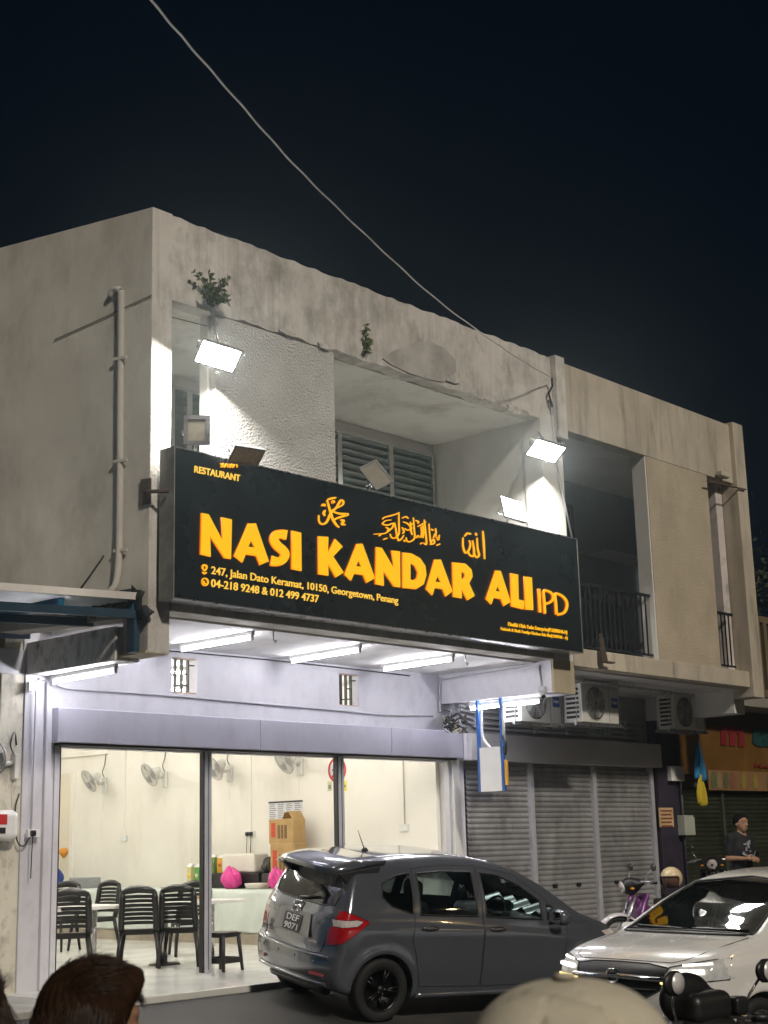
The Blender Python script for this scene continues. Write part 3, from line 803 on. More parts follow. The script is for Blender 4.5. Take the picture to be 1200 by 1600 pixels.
# ================================================================ THINGS ON THE FACADE
# overhead service cable
pts = [(235, 0), (300, 76), (375, 162), (450, 247), (520, 318), (600, 394), (680, 466), (760, 526), (820, 566), (862, 590)]
C3 = []
for i, (x, y) in enumerate(pts):
    C3.append(at(x, y, 1, 6.2+(11.1-6.2)*(i/(len(pts)-1))**.8))
d0 = C3[0]-C3[1]; C3 = [C3[0]+d0*4, C3[0]+d0*2]+C3
C3 = [np.array(q) for q in smooth(C3, 12)]
cabt = thing('overhead_cable', 'twisted pale service cable running from the sky to the parapet', 'cable', tuple(C3[-1]))
for s in (0,):
    P = []
    for i, q in enumerate(C3): P.append(q+np.array((math.cos(i*.8)*.004, 0, math.sin(i*.8)*.004)))
    MB().tube(P, .0075, 6).build('strand', mat('pale_cable', (.72, .72, .72), .6, var=.2, vs=6), cabt)
e = C3[-1]
MB().tube([e, e+np.array((.05, .03, -.1)), e+np.array((-.02, .05, -.22)), e+np.array((.07, .06, -.4)), e+np.array((.0, .08, -.3))], .016, 6).build('cable_clamp', black, cabt)
MB().tube([e+np.array((.06, .03, -.3)), e+np.array((.1, .06, -1.2)), (15.99, 11.16, 5.6)], .012, 6).build('down_lead', greyconduit, cabt)

def at_side(px, py, off=0.0):
    n = np.array((1, .27, 0)); n /= np.linalg.norm(n); d = CR*(px-600)/FPX+CU*(800-py)/FPX+CF
    p0 = np.array((8.82, 11.2, 0))-n*off
    t = ((p0-CAM)@n)/(d@n); return CAM+d*t
pp = thing('drain_pipe', 'painted drain pipe bent at top and foot on the side wall', 'pipe', tuple(at_side(187, 930)))
MB().tube(smooth([at_side(172, 462, .03), at_side(178, 453, .035), at_side(187, 455, .035), at_side(189, 475, .03), at_side(188, 640, .03), at_side(187, 800, .03), at_side(184, 895, .05), at_side(172, 925, .08), at_side(140, 940, .08), at_side(60, 958, .08)], 6), .036, 10).build('pipe', sideplaster, pp)
for y in (560, 720, 860):
    q = at_side(188, y, .05); MB().obox(tuple(q), (.03, .16, .03), (1, .27, 0)).build('clip', sideplaster, pp)
darkc = mat('dark_cable', (.05, .045, .04), .7, var=.2)
w1 = MB().tube([at_side(x, y, .012) for x, y in ((237, 461), (200, 478), (165, 495), (125, 513), (85, 531))], .006, 5).build('wall_cable', darkc)
tag(w1, 'thin dark cable sloping across the upper side wall below the pipe bend', 'cable')
w2 = MB().tube([at_side(x, y, .015) for x, y in ((162, 868), (140, 900), (112, 938))], .009, 5).build('wall_cable', darkc)
tag(w2, 'short dark cable slanting down beside the pipe foot above the awning', 'cable')
hk = thing('iron_bracket', 'rusty iron bracket bolted to the corner below the sign top', 'bracket', tuple(at_side(228, 772)))
rust = mat('rusty_iron', (.12, .09, .07), .8, .3, var=.3, vs=12)
q = at_side(228, 768, .02)
MB().obox(tuple(q), (.02, .12, .26), (1, .27, 0)).build('plate', rust, hk)
MB().tube([q, q+np.array((-.05, -.12, -.03)), q+np.array((.08, -.26, -.03))], .02, 6).build('arm', rust, hk)
deb = thing('roof_debris', 'heap of black tarpaulin scraps lying on the awning against the corner', 'debris', tuple(at_side(190, 950)))
tarp = mat('black_tarpaulin', (.02, .028, .028), .6, var=.3)
for (x, y, rx, rz) in ((205, 938, .16, .10), (222, 957, .14, .05), (150, 950, .22, .07), (128, 955, .16, .05), (180, 947, .2, .05)):
    q = at_side(x, y, .07)
    def rag(u, v, q=q, rx=rx, rz=rz, s=x):
        a = u*2*PI; b = (v-.5)*PI; k = 1+.35*math.sin(3*a+s)+.25*math.cos(5*b+2*a+s)
        return (q[0]+.06*math.cos(b)*math.sin(a)*k, q[1]+rx*math.cos(b)*math.cos(a)*k, q[2]+rz*math.sin(b)*k)
    MB().grid(rag, 16, 8).build('scrap', tarp, deb)

# wall plants
leafm = mat('leaf', (.12, .165, .07), .55, var=.35, vs=14)
leaf2 = mat('pale_leaf', (.14, .20, .05), .5, var=.3, vs=14)
def leaf(mb, p, d, L, W):
    d = Vector(d).normalized(); s = d.cross(Vector((random.uniform(-.4, .4), random.uniform(-1, -.2), random.uniform(-.3, .6)))).normalized(); nn = d.cross(s)
    p = Vector(p)
    mb.add([p, p+d*L*.45+s*W-nn*W*.25, p+d*L-nn*W*.3, p+d*L*.45-s*W-nn*W*.25, p+d*L*.5+nn*W*.15], [(0, 1, 4), (1, 2, 4), (2, 3, 4), (3, 0, 4)])
def wall_plant(label, root, stems, m, L, W, den):
    t = thing('wall_plant', label, 'plant', tuple(root))
    st, lf = MB(), MB()
    for (dx, dy, dz) in stems:
        P = smooth([root, Vector(root)+Vector((dx*.4, dy*.6, dz*.55)), Vector(root)+Vector((dx, dy, dz))], 6)
        st.tube(P, [.006*(1-.7*i/len(P)) for i in range(len(P))], 5)
        for i in range(2, len(P)):
            for _ in range(den):
                leaf(lf, P[i], (random.uniform(-1, 1), random.uniform(-1, .1), random.uniform(-.5, .8)), L*random.uniform(.6, 1.2), W*random.uniform(.7, 1.2))
    st.build('stem', mat('stem', (.10, .08, .04), .7), t)
    lf.build('foliage', m, t)['kind'] = 'stuff'
q = at(328, 476, 1, 11.19)
wall_plant('bushy dark green fern growing out of the parapet above the lit floodlight', tuple(q), [(random.uniform(-.34, .22), random.uniform(-.24, -.05), random.uniform(.0, .28)) for _ in range(13)], leafm, .075, .018, 3)
q = at(570, 556, 1, 11.19)
wall_plant('single slender pale green plant sprouting upright from the parapet edge', tuple(q), [(-.03, -.04, .37), (.02, -.05, .2)], leaf2, .085, .014, 3)

# air conditioner units hung under the balcony slab
acm = mat('ac_casing', (.70, .69, .64), .4, var=.05, vs=3, stain=(.4, .38, .33), sa=.4)
acd = mat('ac_dark', (.035, .035, .035), .6, var=.2)
acg = mat('ac_fan_grey', (.22, .22, .22), .5, var=.1)
lblue = mat('blue_sticker', (.02, .09, .32), .4, var=.05)
wht = mat('white_print', (.85, .85, .85), .5, var=0)
def ac_unit(label, x, y, z, W=.92, H=.55, D=.32):
    t = thing('air_conditioner', label, 'air conditioner', (x, y, z), 0, 'outdoor units under the balcony slab')
    cs = MB().box(x, x+W, y, y+D, z, z+H).build('casing', acm, t, bevel=.015)
    cx, cz, r = x+W*.36, z+H*.5, H*.43
    MB().lathe([(0, 0), (r, 0), (r, .004), (0, .004)], (cx, y-.006, cz), (0, 1, 0), 28).build('fan_recess', acd, t)
    g = MB()
    for k in range(1, 8): g.lathe([(r*k/7-.003, 0), (r*k/7, -.005), (r*k/7+.003, 0), (r*k/7, .005)], (cx, y-.016, cz), (0, 1, 0), 28, closed=True)
    for k in range(12):
        a = 2*PI*k/12; g.tube([(cx+.03*math.cos(a), y-.018, cz+.03*math.sin(a)), (cx+r*math.cos(a), y-.018, cz+r*math.sin(a))], .003, 4)
    g.build('fan_guard', acm, t)
    for k in range(4):
        a = 2*PI*k/4+.5
        MB().add([(cx+.03*math.cos(a), y-.008, cz+.03*math.sin(a)), (cx+r*.9*math.cos(a-.25), y-.010, cz+r*.9*math.sin(a-.25)), (cx+r*.93*math.cos(a+.05), y-.0095, cz+r*.93*math.sin(a+.05)), (cx+r*.8*math.cos(a+.35), y-.008, cz+r*.8*math.sin(a+.35))], [(0, 1, 2, 3)]).build('fan_blade', acg, t)
    box('seam', acd, t, x+W*.735, x+W*.74, y-.003, y+.01, z+.02, z+H-.02)
    st = box('sticker', lblue, t, x+W*.80, x+W*.97, y-.005, y+.003, z+H*.42, z+H*.68)
    lettering('lettering', 'Haier', wht, st, lambda u, v, d: (x+W*(.815+.14*u), y-.006-d, z+H*(.52+.09*v)), .001)
    for k in range(7):
        zz = z+.06+k*.065
        box('side_vent', acd, t, x-.004, x+.01, y+.05, y+D*.82, zz, zz+.035)
    for yy in (y+.02, y+D-.06):
        box('mounting_rail', steel, t, x-.12, x+W+.12, yy, yy+.04, z-.045, z-.003)
    for xx in (x-.08, x+W+.08):
        for yy in (y+.04, y+D-.04): MB().cyl((xx, yy, z-.04), (xx, yy, 3.87), .006, n=6).build('hanger_rod', steel, t)
    return t
ac_unit('grimy white outdoor air conditioner hanging next to the cross beam end', 15.98, 12.15, 3.22)
ac_unit('white outdoor air conditioner hanging beside the grey-green corrugated strip', 17.06, 11.9, 3.24)
ac_unit('white outdoor air conditioner hanging alone in front of the far white beam', 20.10, 12.28, 3.29, D=.30)
gs = thing('corrugated_strip', 'upright strip of grey-green corrugated sheet behind the hanging air conditioner', 'sheet', (18.4, 12.6, 3.2))
mb = MB()
for i in range(41):
    x = 18.2+.62*i/40; yy = 12.62+.02*math.sin(i/40*2*PI*5); mb.v += [(x, yy, 3.16), (x, yy, 3.86)]
for i in range(40): mb.f.append((2*i, 2*i+2, 2*i+3, 2*i+1)); mb.sm.append(True)
mb.build('sheet', mat('green_grey_sheet', (.16, .21, .20), .5, .3, var=.1), gs, solid=.003)
# conduits along the wall over the shutters
for k, (z, y) in enumerate(((3.20, 13.08), (3.27, 13.08), (3.35, 13.06), (3.43, 13.06))):
    P = [(15.75, y-.02, z+.12-.02*k), (16.1, y-.03, z+.05), (16.5, y, z), (20.3, y, z+.005*k)]
    t = thing('conduit', 'grey cable conduit clipped along the wall above the roller shutters', 'conduit', (18, y, z), 0, 'conduits above the shutters')
    MB().tube(smooth(P, 6), .018, 6).build('pipe', greyconduit, t)
    for x in np.arange(16.7, 20.2, .8): MB().cyl((x, y, z-.03), (x, y, z+.03), .026, n=8).build('clip', greyconduit, t)
t = thing('conduit', 'long metal pipe hung close under the balcony slab of the shuttered shop', 'conduit', (18.5, 12.0, 3.78))
MB().cyl((16.3, 11.75, 3.79), (20.2, 11.95, 3.79), .022, n=8).build('pipe', steel, t)
for x in (17.0, 18.4, 19.8): MB().cyl((x, 11.8+.05*(x-16.8), 3.79), (x, 11.8+.05*(x-16.8), 3.865), .006, n=6).build('hanger_rod', steel, t)
# conduits and wiring of the restaurant front
def wire(label, P, r, m=greyconduit, name='conduit'):
    o = MB().tube(smooth(P, 6), r, 6).build(name, m); tag(o, label, name.split('_')[-1]); return o
pw = lambda x, y, d=.02: at(x, y, 1, YW-d)
wire('grey cable sagging from the left pillar along the wall above the metal housing', [pw(60, 1061, .06), pw(76, 1064), pw(92, 1072), pw(115, 1077), pw(180, 1081), pw(265, 1087), pw(400, 1099), pw(530, 1110), pw(600, 1117), pw(676, 1119)], .012)
wire('thin conduit in the corner under the ceiling beside the right cross beam', [(15.42, 13.12, 3.38), (15.42, 13.12, 3.6), (15.42, 13.10, 3.87)], .016)
px_ = lambda x, y, d=.02: at(x, y, 0, 15.452-d)
wire('thin conduit running along the top of the cross beam to the camera', [px_(688, 1062), px_(760, 1050), px_(835, 1040), px_(842, 1046), px_(846, 1075)], .012)
wire('thin wire along the joint of wall and walkway ceiling', [pw(265, 1017, .03), pw(400, 1029, .03), pw(530, 1043, .03), pw(640, 1056, .03)], .008, darkc, 'wire')
wire('wire sloping over the upper window corner to the beam', [(9.1, 11.3, 7.05), (9.9, 11.3, 7.10), (10.0, 11.22, 7.17)], .005, darkc, 'wire')
for x, y, lab in ((427, 985, 'first small metal hook in the walkway ceiling near the corner tube'), (727, 1023, 'small metal hook in the walkway ceiling near the right cross beam')):
    q = at(x, y, 2, 3.905)
    h = MB().tube([q, q+np.array((0, 0, -.10)), q+np.array((.03, 0, -.13)), q+np.array((.05, 0, -.10))], .008, 6).build('ceiling_hook', steel); tag(h, lab, 'hook')
# security camera on the cross beam
q = px_(846, 1082, .05)
t = thing('security_camera', 'small grey security camera on the cross beam above the hanging box', 'camera', tuple(q))
MB().obox(q+np.array((.02, 0, .03)), (.06, .10, .10)).build('junction_box', greyconduit, t, bevel=.01)
MB().cyl(q+np.array((-.03, 0, 0)), q+np.array((-.12, -.12, -.07)), .032, n=14).build('body', greyconduit, t)
MB().cyl(q+np.array((-.12, -.12, -.07)), q+np.array((-.127, -.129, -.075)), .026, n=14).build('lens', alud, t)
# hanging box with blue posts below the cross beam
t = thing('hanging_notice_box', 'white slim box hung on two blue posts below the cross beam tube', 'box', (15.45, 12.3, 2.3))
bl2 = mat('blue_post', (.03, .12, .40), .4, var=.08)
ya, yb = 12.46, 12.10
box('post', bl2, t, 15.43, 15.47, ya, ya+.04, 2.28, 3.5)
box('post', bl2, t, 15.43, 15.47, yb-.04, yb, 2.28, 3.5)
box('panel', whitepl, t, 15.425, 15.48, yb+.003, ya-.003, 2.28, 2.86, .004)
MB().tube(smooth([(15.44, ya-.05, 3.42), (15.44, ya-.05, 3.05), (15.44, ya-.1, 2.93), (15.44, (ya+yb)/2, 2.85)], 6), .018, 6).build('white_pipe', whitepl, t)
MB().cyl((15.44, yb-.06, 3.45), (15.44, yb-.06, 2.98), .018, n=8).build('white_pipe', whitepl, t)
MB().tube(smooth([(15.42, yb-.05, 3.0), (15.40, yb-.11, 2.9), (15.42, yb-.08, 2.75), (15.42, yb-.06, 2.85)], 5), .02, 6).build('cable_loop', black, t)
box('yellow_tag', mat('yellow_tag', (.65, .35, .05), .6), t, 15.42, 15.45, yb-.10, yb-.06, 2.35, 2.68)
# tangle of old cables in the corner by the housing
t = thing('cable_tangle', 'tangle of old cables and rags stuffed in the gap above the housing end', 'cables', tuple(at(705, 1125, 1, 13.1)))
for k in range(26):
    q = at(690+random.uniform(0, 28), 1118+random.uniform(0, 22), 1, 13.05-random.uniform(0, .1)); P = [q]
    for _ in range(4): P.append(P[-1]+np.array((random.uniform(-.07, .16), random.uniform(-.06, .06), random.uniform(-.08, .09))))
    MB().tube(smooth(P, 4), random.uniform(.006, .016), 5).build('cable', random.choice([black, darkc, greyconduit, tan]), t)
# balcony oddments of the neighbour
q = at(1130, 742, 1, 11.1)
t = thing('wall_lamp', 'small unlit bulkhead lamp over the narrow balcony opening', 'lamp', tuple(q))
MB().obox(q, (.20, .12, .09), (1, -.2, -.15)).build('shade', mat('beige_lamp', (.55, .5, .4), .5), t, bevel=.02)
MB().tube([q+np.array((0, .02, -.03)), q+np.array((-.02, .08, -.2)), q+np.array((0, .1, -.26))], .012, 6).build('arm', rust, t)
wire('sagging rusty rod across the top of the narrow balcony opening', [at(1105, 752, 1, 11.1), at(1130, 757, 1, 11.1), at(1165, 765, 1, 11.1)], .014, rust, 'rod')
q = at(944, 1034, 1, 11.1)
t = thing('roof_spike', 'upright iron spike with a foot plate on the ledge below the railing', 'spike', tuple(q))
MB().add([q+np.array(k) for k in ((-.05, 0, 0), (.10, 0, 0), (-.01, 0, .38), (-.045, 0, .38), (-.05, .03, 0), (.10, .03, 0), (-.01, .03, .38), (-.045, .03, .38))], [(0, 1, 2, 3), (7, 6, 5, 4), (0, 4, 5, 1), (1, 5, 6, 2), (2, 6, 7, 3), (3, 7, 4, 0)]).build('blade', rust, t)
MB().obox(q+np.array((.07, -.02, -.005)), (.22, .08, .02)).build('foot_plate', rust, t)

# ================================================================ FASCIA AND WALL THINGS OF THE FAR SHOP
YC = 13.22
t = thing('fascia_sign', 'dim orange fascia board with large dark red and green letters', 'sign', (23, YC, 2.75))
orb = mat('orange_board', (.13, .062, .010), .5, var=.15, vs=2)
box('board', orb, t, 21.34, 27.5, 13.12, 13.29, 2.66, 3.52, .004)
pc = lambda px, py: at(px, py, 1, 13.12)
def ctext(body, p00, p10, p01, m, bold=.05):
    a, b, c = pc(*p00), pc(*p10), pc(*p01)
    return lettering('lettering', body, m, t, lambda u, v, d: tuple(a+(b-a)*u+(c-a)*v+np.array((0, -.004-d, 0))), .02, bold)
ctext('m', (1125, 1164), (1161, 1167), (1125, 1133), mat('dark_red_print', (.20, .015, .02), .5))
ctext('a', (1174, 1166), (1212, 1169), (1174, 1136), mat('dark_green_print', (.01, .05, .05), .5))
ctext('Kedai', (1178, 1199), (1225, 1203), (1178, 1193), mat('dark_red_print', (.20, .015, .02), .5), .02)
t = thing('banner', 'narrow banner with coloured stripes below the orange fascia', 'banner', (23.5, 13.1, 2.4))
box('cloth', mat('banner_cloth', (.22, .12, .05), .6, var=.1), t, 22.35, 27, 13.06, 13.08, 2.40, 2.74)
for k, (u, c) in enumerate(((.02, (.09, .12, .05)), (.06, (.26, .18, .10)), (.11, (.10, .11, .05)), (.16, (.22, .09, .05)), (.24, (.25, .19, .04)), (.33, (.25, .19, .04)), (.44, (.10, .12, .05)))):
    x = 22.35+4.65*u
    pl = [(x, 2.44), (x+.12, 2.43), (x+.17, 2.55), (x+.13, 2.70), (x+.04, 2.71), (x-.02, 2.56)]
    MB().prism(pl, lambda u_, v_, d: (u_, d, v_), 13.052, 13.06).build('print', mat('print%d' % k, c, .6), t)
t = thing('hanging_flag', 'limp light blue and yellow flag hanging below the air conditioner', 'flag', tuple(at(1090, 1160, 1, 12.6)))
tp = at(1091, 1158, 1, 12.6)
def flag(z0, z1, w0, w1, m):
    def fn(u, v):
        wd = w0+(w1-w0)*v
        return (tp[0]+(u-.5)*wd-.02*v, tp[1]+.035*math.sin(u*9+v*3)*(.3+v), tp[2]+z0+(z1-z0)*v+.03*math.sin(u*7))
    MB().grid(fn, 14, 10).build('cloth', m, t, solid=.003)
flag(0, -.62, .04, .34, mat('sky_blue_cloth', (.02, .20, .42), .8, var=.15))
flag(-.55, -1.02, .12, .26, mat('yellow_cloth', (.55, .42, .02), .8, var=.15))
MB().cyl(tp+np.array((0, 0, 0)), tp+np.array((0, 0, .45)), .006, n=6).build('string', darkc, t)
pm = lambda px, py: at(px, py, 1, 12.98)
def plate(name, label, cat, a, b, m, d=.05):
    p, q = pm(*a), pm(*b)
    return tag(box(name, m, None, p[0], q[0], 12.985-d, 12.986, q[2], p[2], .006), label, cat)
plate('junction_box', 'white square junction box high on the purple pillar', 'box', (1042, 1197), (1064, 1221), whitepl, .08)
plate('meter_box', 'grey meter box low on the purple pillar beside the dark shutters', 'box', (1058, 1274), (1076, 1305), mat('meter_grey', (.42, .44, .38), .5, var=.1), .14)
nt_ = thing('paper_notice', 'sheet of orange paper with lettering on the purple pillar', 'notice', tuple(pm(1040, 1290)))
a, b = pm(1029, 1262), pm(1053, 1292)
box('paper', mat('notice_paper', (.60, .42, .22), .7, var=.15, vs=8), nt_, a[0], b[0], 12.975, 12.985, b[2], a[2])  # the paper is orange in its base colour
for k in range(5):
    z = a[2]-.05-.06*k
    MB().box(a[0]+.04, b[0]-.04-.03*(k % 2), 12.972, 12.975, z-.012, z+.012).build('text_line', mat('faded_ink', (.25, .06, .04), .6), nt_)
pc_ = MB().cyl((21.28, 12.96, .262), (21.28, 12.96, 3.5), .03, n=8).build('downpipe', mat('dark_pipe', (.05, .05, .06), .5)); tag(pc_, 'dark vertical downpipe on the edge of the purple pillar', 'pipe')
# ================================================================ INSIDE THE RESTAURANT
FZ = .27
blackpl = mat('black_chair_plastic', (.013, .0125, .012), .36, var=.15, vs=6)
def make_chair():
    """local: origin on the floor under the seat centre, faces +y"""
    t = thing('plastic_chair', 'x', 'chair')
    ORG[t] = Vector((0, 0, 0))
    SH = .43; W = .205
    def seat(u, v):
        x = (u-.5)*2*W*(1.0-.06*(1-v)); y = -.20+.42*v; e = (abs(u-.5)*2)**4
        return (x, y, SH-.018*(1-e)*math.sin(PI*v)+(-.03*max(0, v-.85)/.15))
    s = MB().grid(seat, 10, 10); s.build('seat', blackpl, t, local=True, solid=.014)
    ap = MB()
    ap.obox((-W*.97, .01, SH-.03), (.012, .40, .055)).obox((W*.97, .01, SH-.03), (.012, .40, .055)).obox((0, .215, SH-.04), (2*W-.03, .012, .05)).obox((0, -.19, SH-.03), (2*W-.03, .012, .055))
    ap.build('apron', blackpl, t, local=True)['kind'] = 'stuff'
    for sx in (-1, 1):
        MB().tube([(sx*W*.93, .205, SH-.01), (sx*(W+.015), .225, .2), (sx*(W+.03), .245, 0)], [.027, .023, .018], 6).build('leg', blackpl, t, local=True)
        MB().tube([(sx*W*.93, -.19, SH-.01), (sx*(W+.015), -.225, .2), (sx*(W+.03), -.265, 0)], [.028, .025, .019], 6).build('leg', blackpl, t, local=True)
    def by(z): return -.20-.10*((z-SH)/.45)-.02*math.sin(PI*(z-SH)/.45)
    bk = MB()
    for sx in (-1, 1):
        P = [(sx*(W-.005-.02*k), by(SH+.42*k), SH-.01+.43*k) for k in np.linspace(0, 1, 7)]
        bk.tube(P, [.036]*5+[.038, .026], 6)
    top = [(x*(W-.02), by(SH+.43)-.025*(1-x*x), SH+.415+.035*(1-x*x)) for x in np.linspace(-1, 1, 9)]
    bk.tube(top, [.028, .036, .042, .044, .044, .044, .042, .036, .028], 6)
    bo = bk.build('backrest', blackpl, t, local=True)
    for k in range(7):
        z = SH+.075+.048*k
        P = [(x*(W-.02), by(z)-.03*(1-x*x), z+.006*(1-x*x)) for x in np.linspace(-1, 1, 7)]
        m = MB(); vs = []
        for p in P: vs += [(p[0], p[1]-.006, p[2]-.019), (p[0], p[1]-.006, p[2]+.019), (p[0], p[1]+.006, p[2]+.019), (p[0], p[1]+.006, p[2]-.019)]
        fs = [(4*i+a, 4*i+(a+1) % 4, 4*i+4+(a+1) % 4, 4*i+4+a) for i in range(6) for a in range(4)]
        m.add(vs, fs).build('slat', blackpl, bo, local=True)
    return t
chair0 = make_chair()
spots = [((108, 1520), 56, 'black slatted plastic chair at the table end beside the left pillar, back to the street'),
         ((218, 1512), 48, 'black slatted plastic chair standing alone before the long table, back to the street'),
         ((283, 1509), 42, 'black slatted plastic chair beside the first door post, tilted towards the table'),
         ((146, 1484), 190, 'black slatted plastic chair behind the table, turned towards the street'),
         ((86, 1486), 205, 'black slatted plastic chair half hidden behind the left door jamb'),
         ((298, 1492), 60, 'black slatted plastic chair just behind the one next to the door post')]
for i, ((px, py), a, lab) in enumerate(spots):
    c = chair0 if i == 0 else copy_tree(chair0)
    q = at(px, py, 2, FZ)
    c.location = (q[0], q[1], FZ); c.rotation_euler = (0, 0, R(a-90)); c.scale = (1.04, 1.04, 1.04)
    c['label'] = lab; c['group'] = 'black chairs in the restaurant'
# stool
q = at(347, 1517, 2, FZ)
st = thing('plastic_stool', 'low black plastic stool standing out on the white step', 'stool', (q[0], q[1], FZ), R(8))
sh = .43
def stop(u, v):
    x = (u-.5)*.31; y = (v-.5)*.31; e = max(abs(u-.5), abs(v-.5))*2
    return (x, y, sh-.012*(e**6))
MB().grid(stop, 8, 8).build('seat', blackpl, st, local=True, solid=.012)
MB().obox((0, 0, sh-.035), (.30, .30, .05)).build('apron', blackpl, st, local=True, bevel=.01)
for sx in (-1, 1):
    for sy in (-1, 1):
        MB().tube([(sx*.13, sy*.13, sh-.03), (sx*.165, sy*.165, 0)], [.024, .02], 8).build('leg', blackpl, st, local=True)
for k in range(4):
    a = k*PI/2; c_, s_ = math.cos(a), math.sin(a)
    MB().obox((c_*.158, s_*.158, .12), (.02, .30, .06), (c_, s_, 0)).build('stretcher', blackpl, st, local=True)
# tables
whitetop = mat('white_laminate', (.72, .72, .68), .3, var=.03)
def table(label, x, y, w, d, grp):
    t = thing('dining_table', label, 'table', (x, y, FZ), 0, grp)
    box('tabletop', whitetop, t, x-w/2, x+w/2, y-d/2, y+d/2, .965, 1.005, .006)
    for sx in (-1, 1):
        xx = x+sx*w*.3
        MB().cyl((xx, y, FZ+.02), (xx, y, .965), .035).build('leg', steel, t)
        MB().lathe([(0, .03), (.18, .022), (.20, .0), (0, 0)], (xx, y, FZ), n=20).build('foot', blackpl, t)
table('white topped dining table behind the chairs nearest the left pillar', 10.55, 14.85, 1.3, .75, 'dining tables')
table('white topped dining table behind the chairs near the first door post', 12.15, 14.55, 1.25, .75, 'dining tables')
t = thing('food_plate', 'plate of leftover food on the table by the door post', 'plate', (12.25, 14.5, 1.005))
MB().lathe([(0, 0), (.09, 0), (.13, .018), (.125, .022), (.088, .006), (0, .006)], (12.25, 14.5, 1.007), n=24).build('plate', whitepl, t)
for k in range(9):
    a = random.uniform(0, 6.28); r_ = random.uniform(0, .07)
    MB().obox((12.25+r_*math.cos(a), 14.5+r_*math.sin(a), 1.02+random.uniform(0, .03)), (.06, .035, .02), (math.cos(a*2), math.sin(a*2), .3)).build('morsel', mat('food', (.45, .25, .08), .6, var=.3, vs=20), t)
# serving counter and its cloth
t = thing('serving_counter', 'long low counter on a rough concrete plinth along the cream wall', 'counter', (15.05, 18.8, FZ))
box('plinth', mat('rough_plinth', (.40, .35, .27), .8, var=.2, vs=3, bump=.2), t, 14.72, 15.44, 15.35, 23, FZ, .42)
box('body', whitetop, t, 14.74, 15.44, 15.36, 23, .42, 1.02)
clothm = mat('sea_green_cloth', (.70, .76, .70), .6, var=.08, vs=2, stain=(.42, .5, .42), sa=.35)
def drape(u, v):
    y = 15.30+7.7*u
    if v < .35: return (15.44-.74*(v/.35), y, 1.045+.004*math.sin(u*60))
    k = (v-.35)/.65
    return (14.70-.012*math.sin(k*PI)-.018*k*math.sin(u*46)-.012*k*math.sin(u*113+1), y, 1.045-.60*k)
o = MB().grid(drape, 150, 14).build('counter_cloth', clothm); tag(o, 'pale sea green cloth draped over the long counter', 'cloth')
# wall fans
fanw = mat('fan_white', (.66, .65, .60), .4, var=.06)
fang = mat('fan_wire', (.50, .49, .46), .4, .3, var=.1)
def wall_fan(label, base, nrm, out, grp='wall fans', rad=.20, cord=None):
    base = Vector(base); n = Vector(nrm).normalized(); out = Vector(out)
    t = thing('wall_fan', label, 'fan', tuple(base), 0, grp)
    bx = out.cross(Vector((0, 0, 1))).normalized()
    MB().obox(base+out*.03, (.06, .10, .26), tuple(out)).build('wall_plate', fanw, t, bevel=.012)
    hub = base+out*.30+Vector((0, 0, .10))
    MB().tube([base+out*.05+Vector((0, 0, .04)), base+out*.16+Vector((0, 0, .02)), hub-n*.12], .028, 8).build('arm', fanw, t)
    MB().lathe([(0, -.16), (.05, -.155), (.07, -.12), (.075, -.04), (.06, 0), (0, 0)], hub-n*.0, tuple(n), 18).build('motor', fanw, t)
    c = hub+n*.06
    g = MB()
    for k in range(1, 9):
        r = rad*k/8; z = .055*(1-(k/8)**2)
        g.lathe([(r-.0025, z), (r, z+.0025), (r+.0025, z), (r, z-.0025)], c, tuple(n), 30, closed=True)
        g.lathe([(r-.0025, -z), (r, -z+.0025), (r+.0025, -z), (r, -z-.0025)], c, tuple(n), 30, closed=True)
    a = n.cross(Vector((0, 0, 1))).normalized(); b = n.cross(a)
    for k in range(28):
        q = 2*PI*k/28; d = a*math.cos(q)+b*math.sin(q)
        for s in (1, -1): g.tube([c+d*.03+n*.055*s, c+d*rad*.6+n*.036*s, c+d*rad], .0016, 4, cap=False)
    g.lathe([(rad-.006, -.006), (rad+.006, -.006), (rad+.006, .006), (rad-.006, .006)], c, tuple(n), 36, closed=True)
    g.build('guard', fang, t)
    MB().lathe([(0, .062), (.035, .060), (.035, .05), (0, .05)], c, tuple(n), 16).build('badge', fanw, t)
    for k in range(3):
        q = 2*PI*k/3+.4; d = a*math.cos(q)+b*math.sin(q); e = a*math.cos(q+.9)+b*math.sin(q+.9); s = (d+e).normalized()
        MB().add([c+d*.03, c+d*rad*.85+n*.01, c+s*rad*.9, c+e*rad*.8-n*.018, c+e*.03-n*.008], [(0, 1, 2, 3, 4)]).build('blade', mat('fan_blade_grey', (.42, .42, .42), .4), t)
    if cord:
        MB().tube(smooth([base+out*.03+Vector((0, 0, .12)), base+out*.08+Vector((0, 0, .22)), base+out*.02+Vector((0, .02, .36)), base+Vector((0, 0, cord))], 6), .008, 5).build('cord', darkc, t)
    MB().tube([base+out*.04+Vector((0, 0, -.13)), base+out*.04+Vector((0, 0, -.42))], .003, 4).build('pull_cord', fanw, t)
    return t
for (x, y, z), lab in (((15.5, 20.78, 2.74), 'white wall fan nearest the cream door, tilted down'), ((15.5, 19.15, 2.76), 'white wall fan between the first conduit and the cream door'), ((15.5, 17.55, 2.78), 'white wall fan just right of the first door post'), ((15.5, 15.96, 2.80), 'white wall fan above the price list')):
    wall_fan(lab, (x, y, z), (-.86, .16, -.48), (-1, 0, 0), cord=.62)
wall_fan('grey wall fan on the peeling cream pillar outside the shop', tuple(at(25, 1198, 1, 13.12)), (-.75, -.25, -.2), (-1.0, -.15, 0), cord=.22, grp=None)
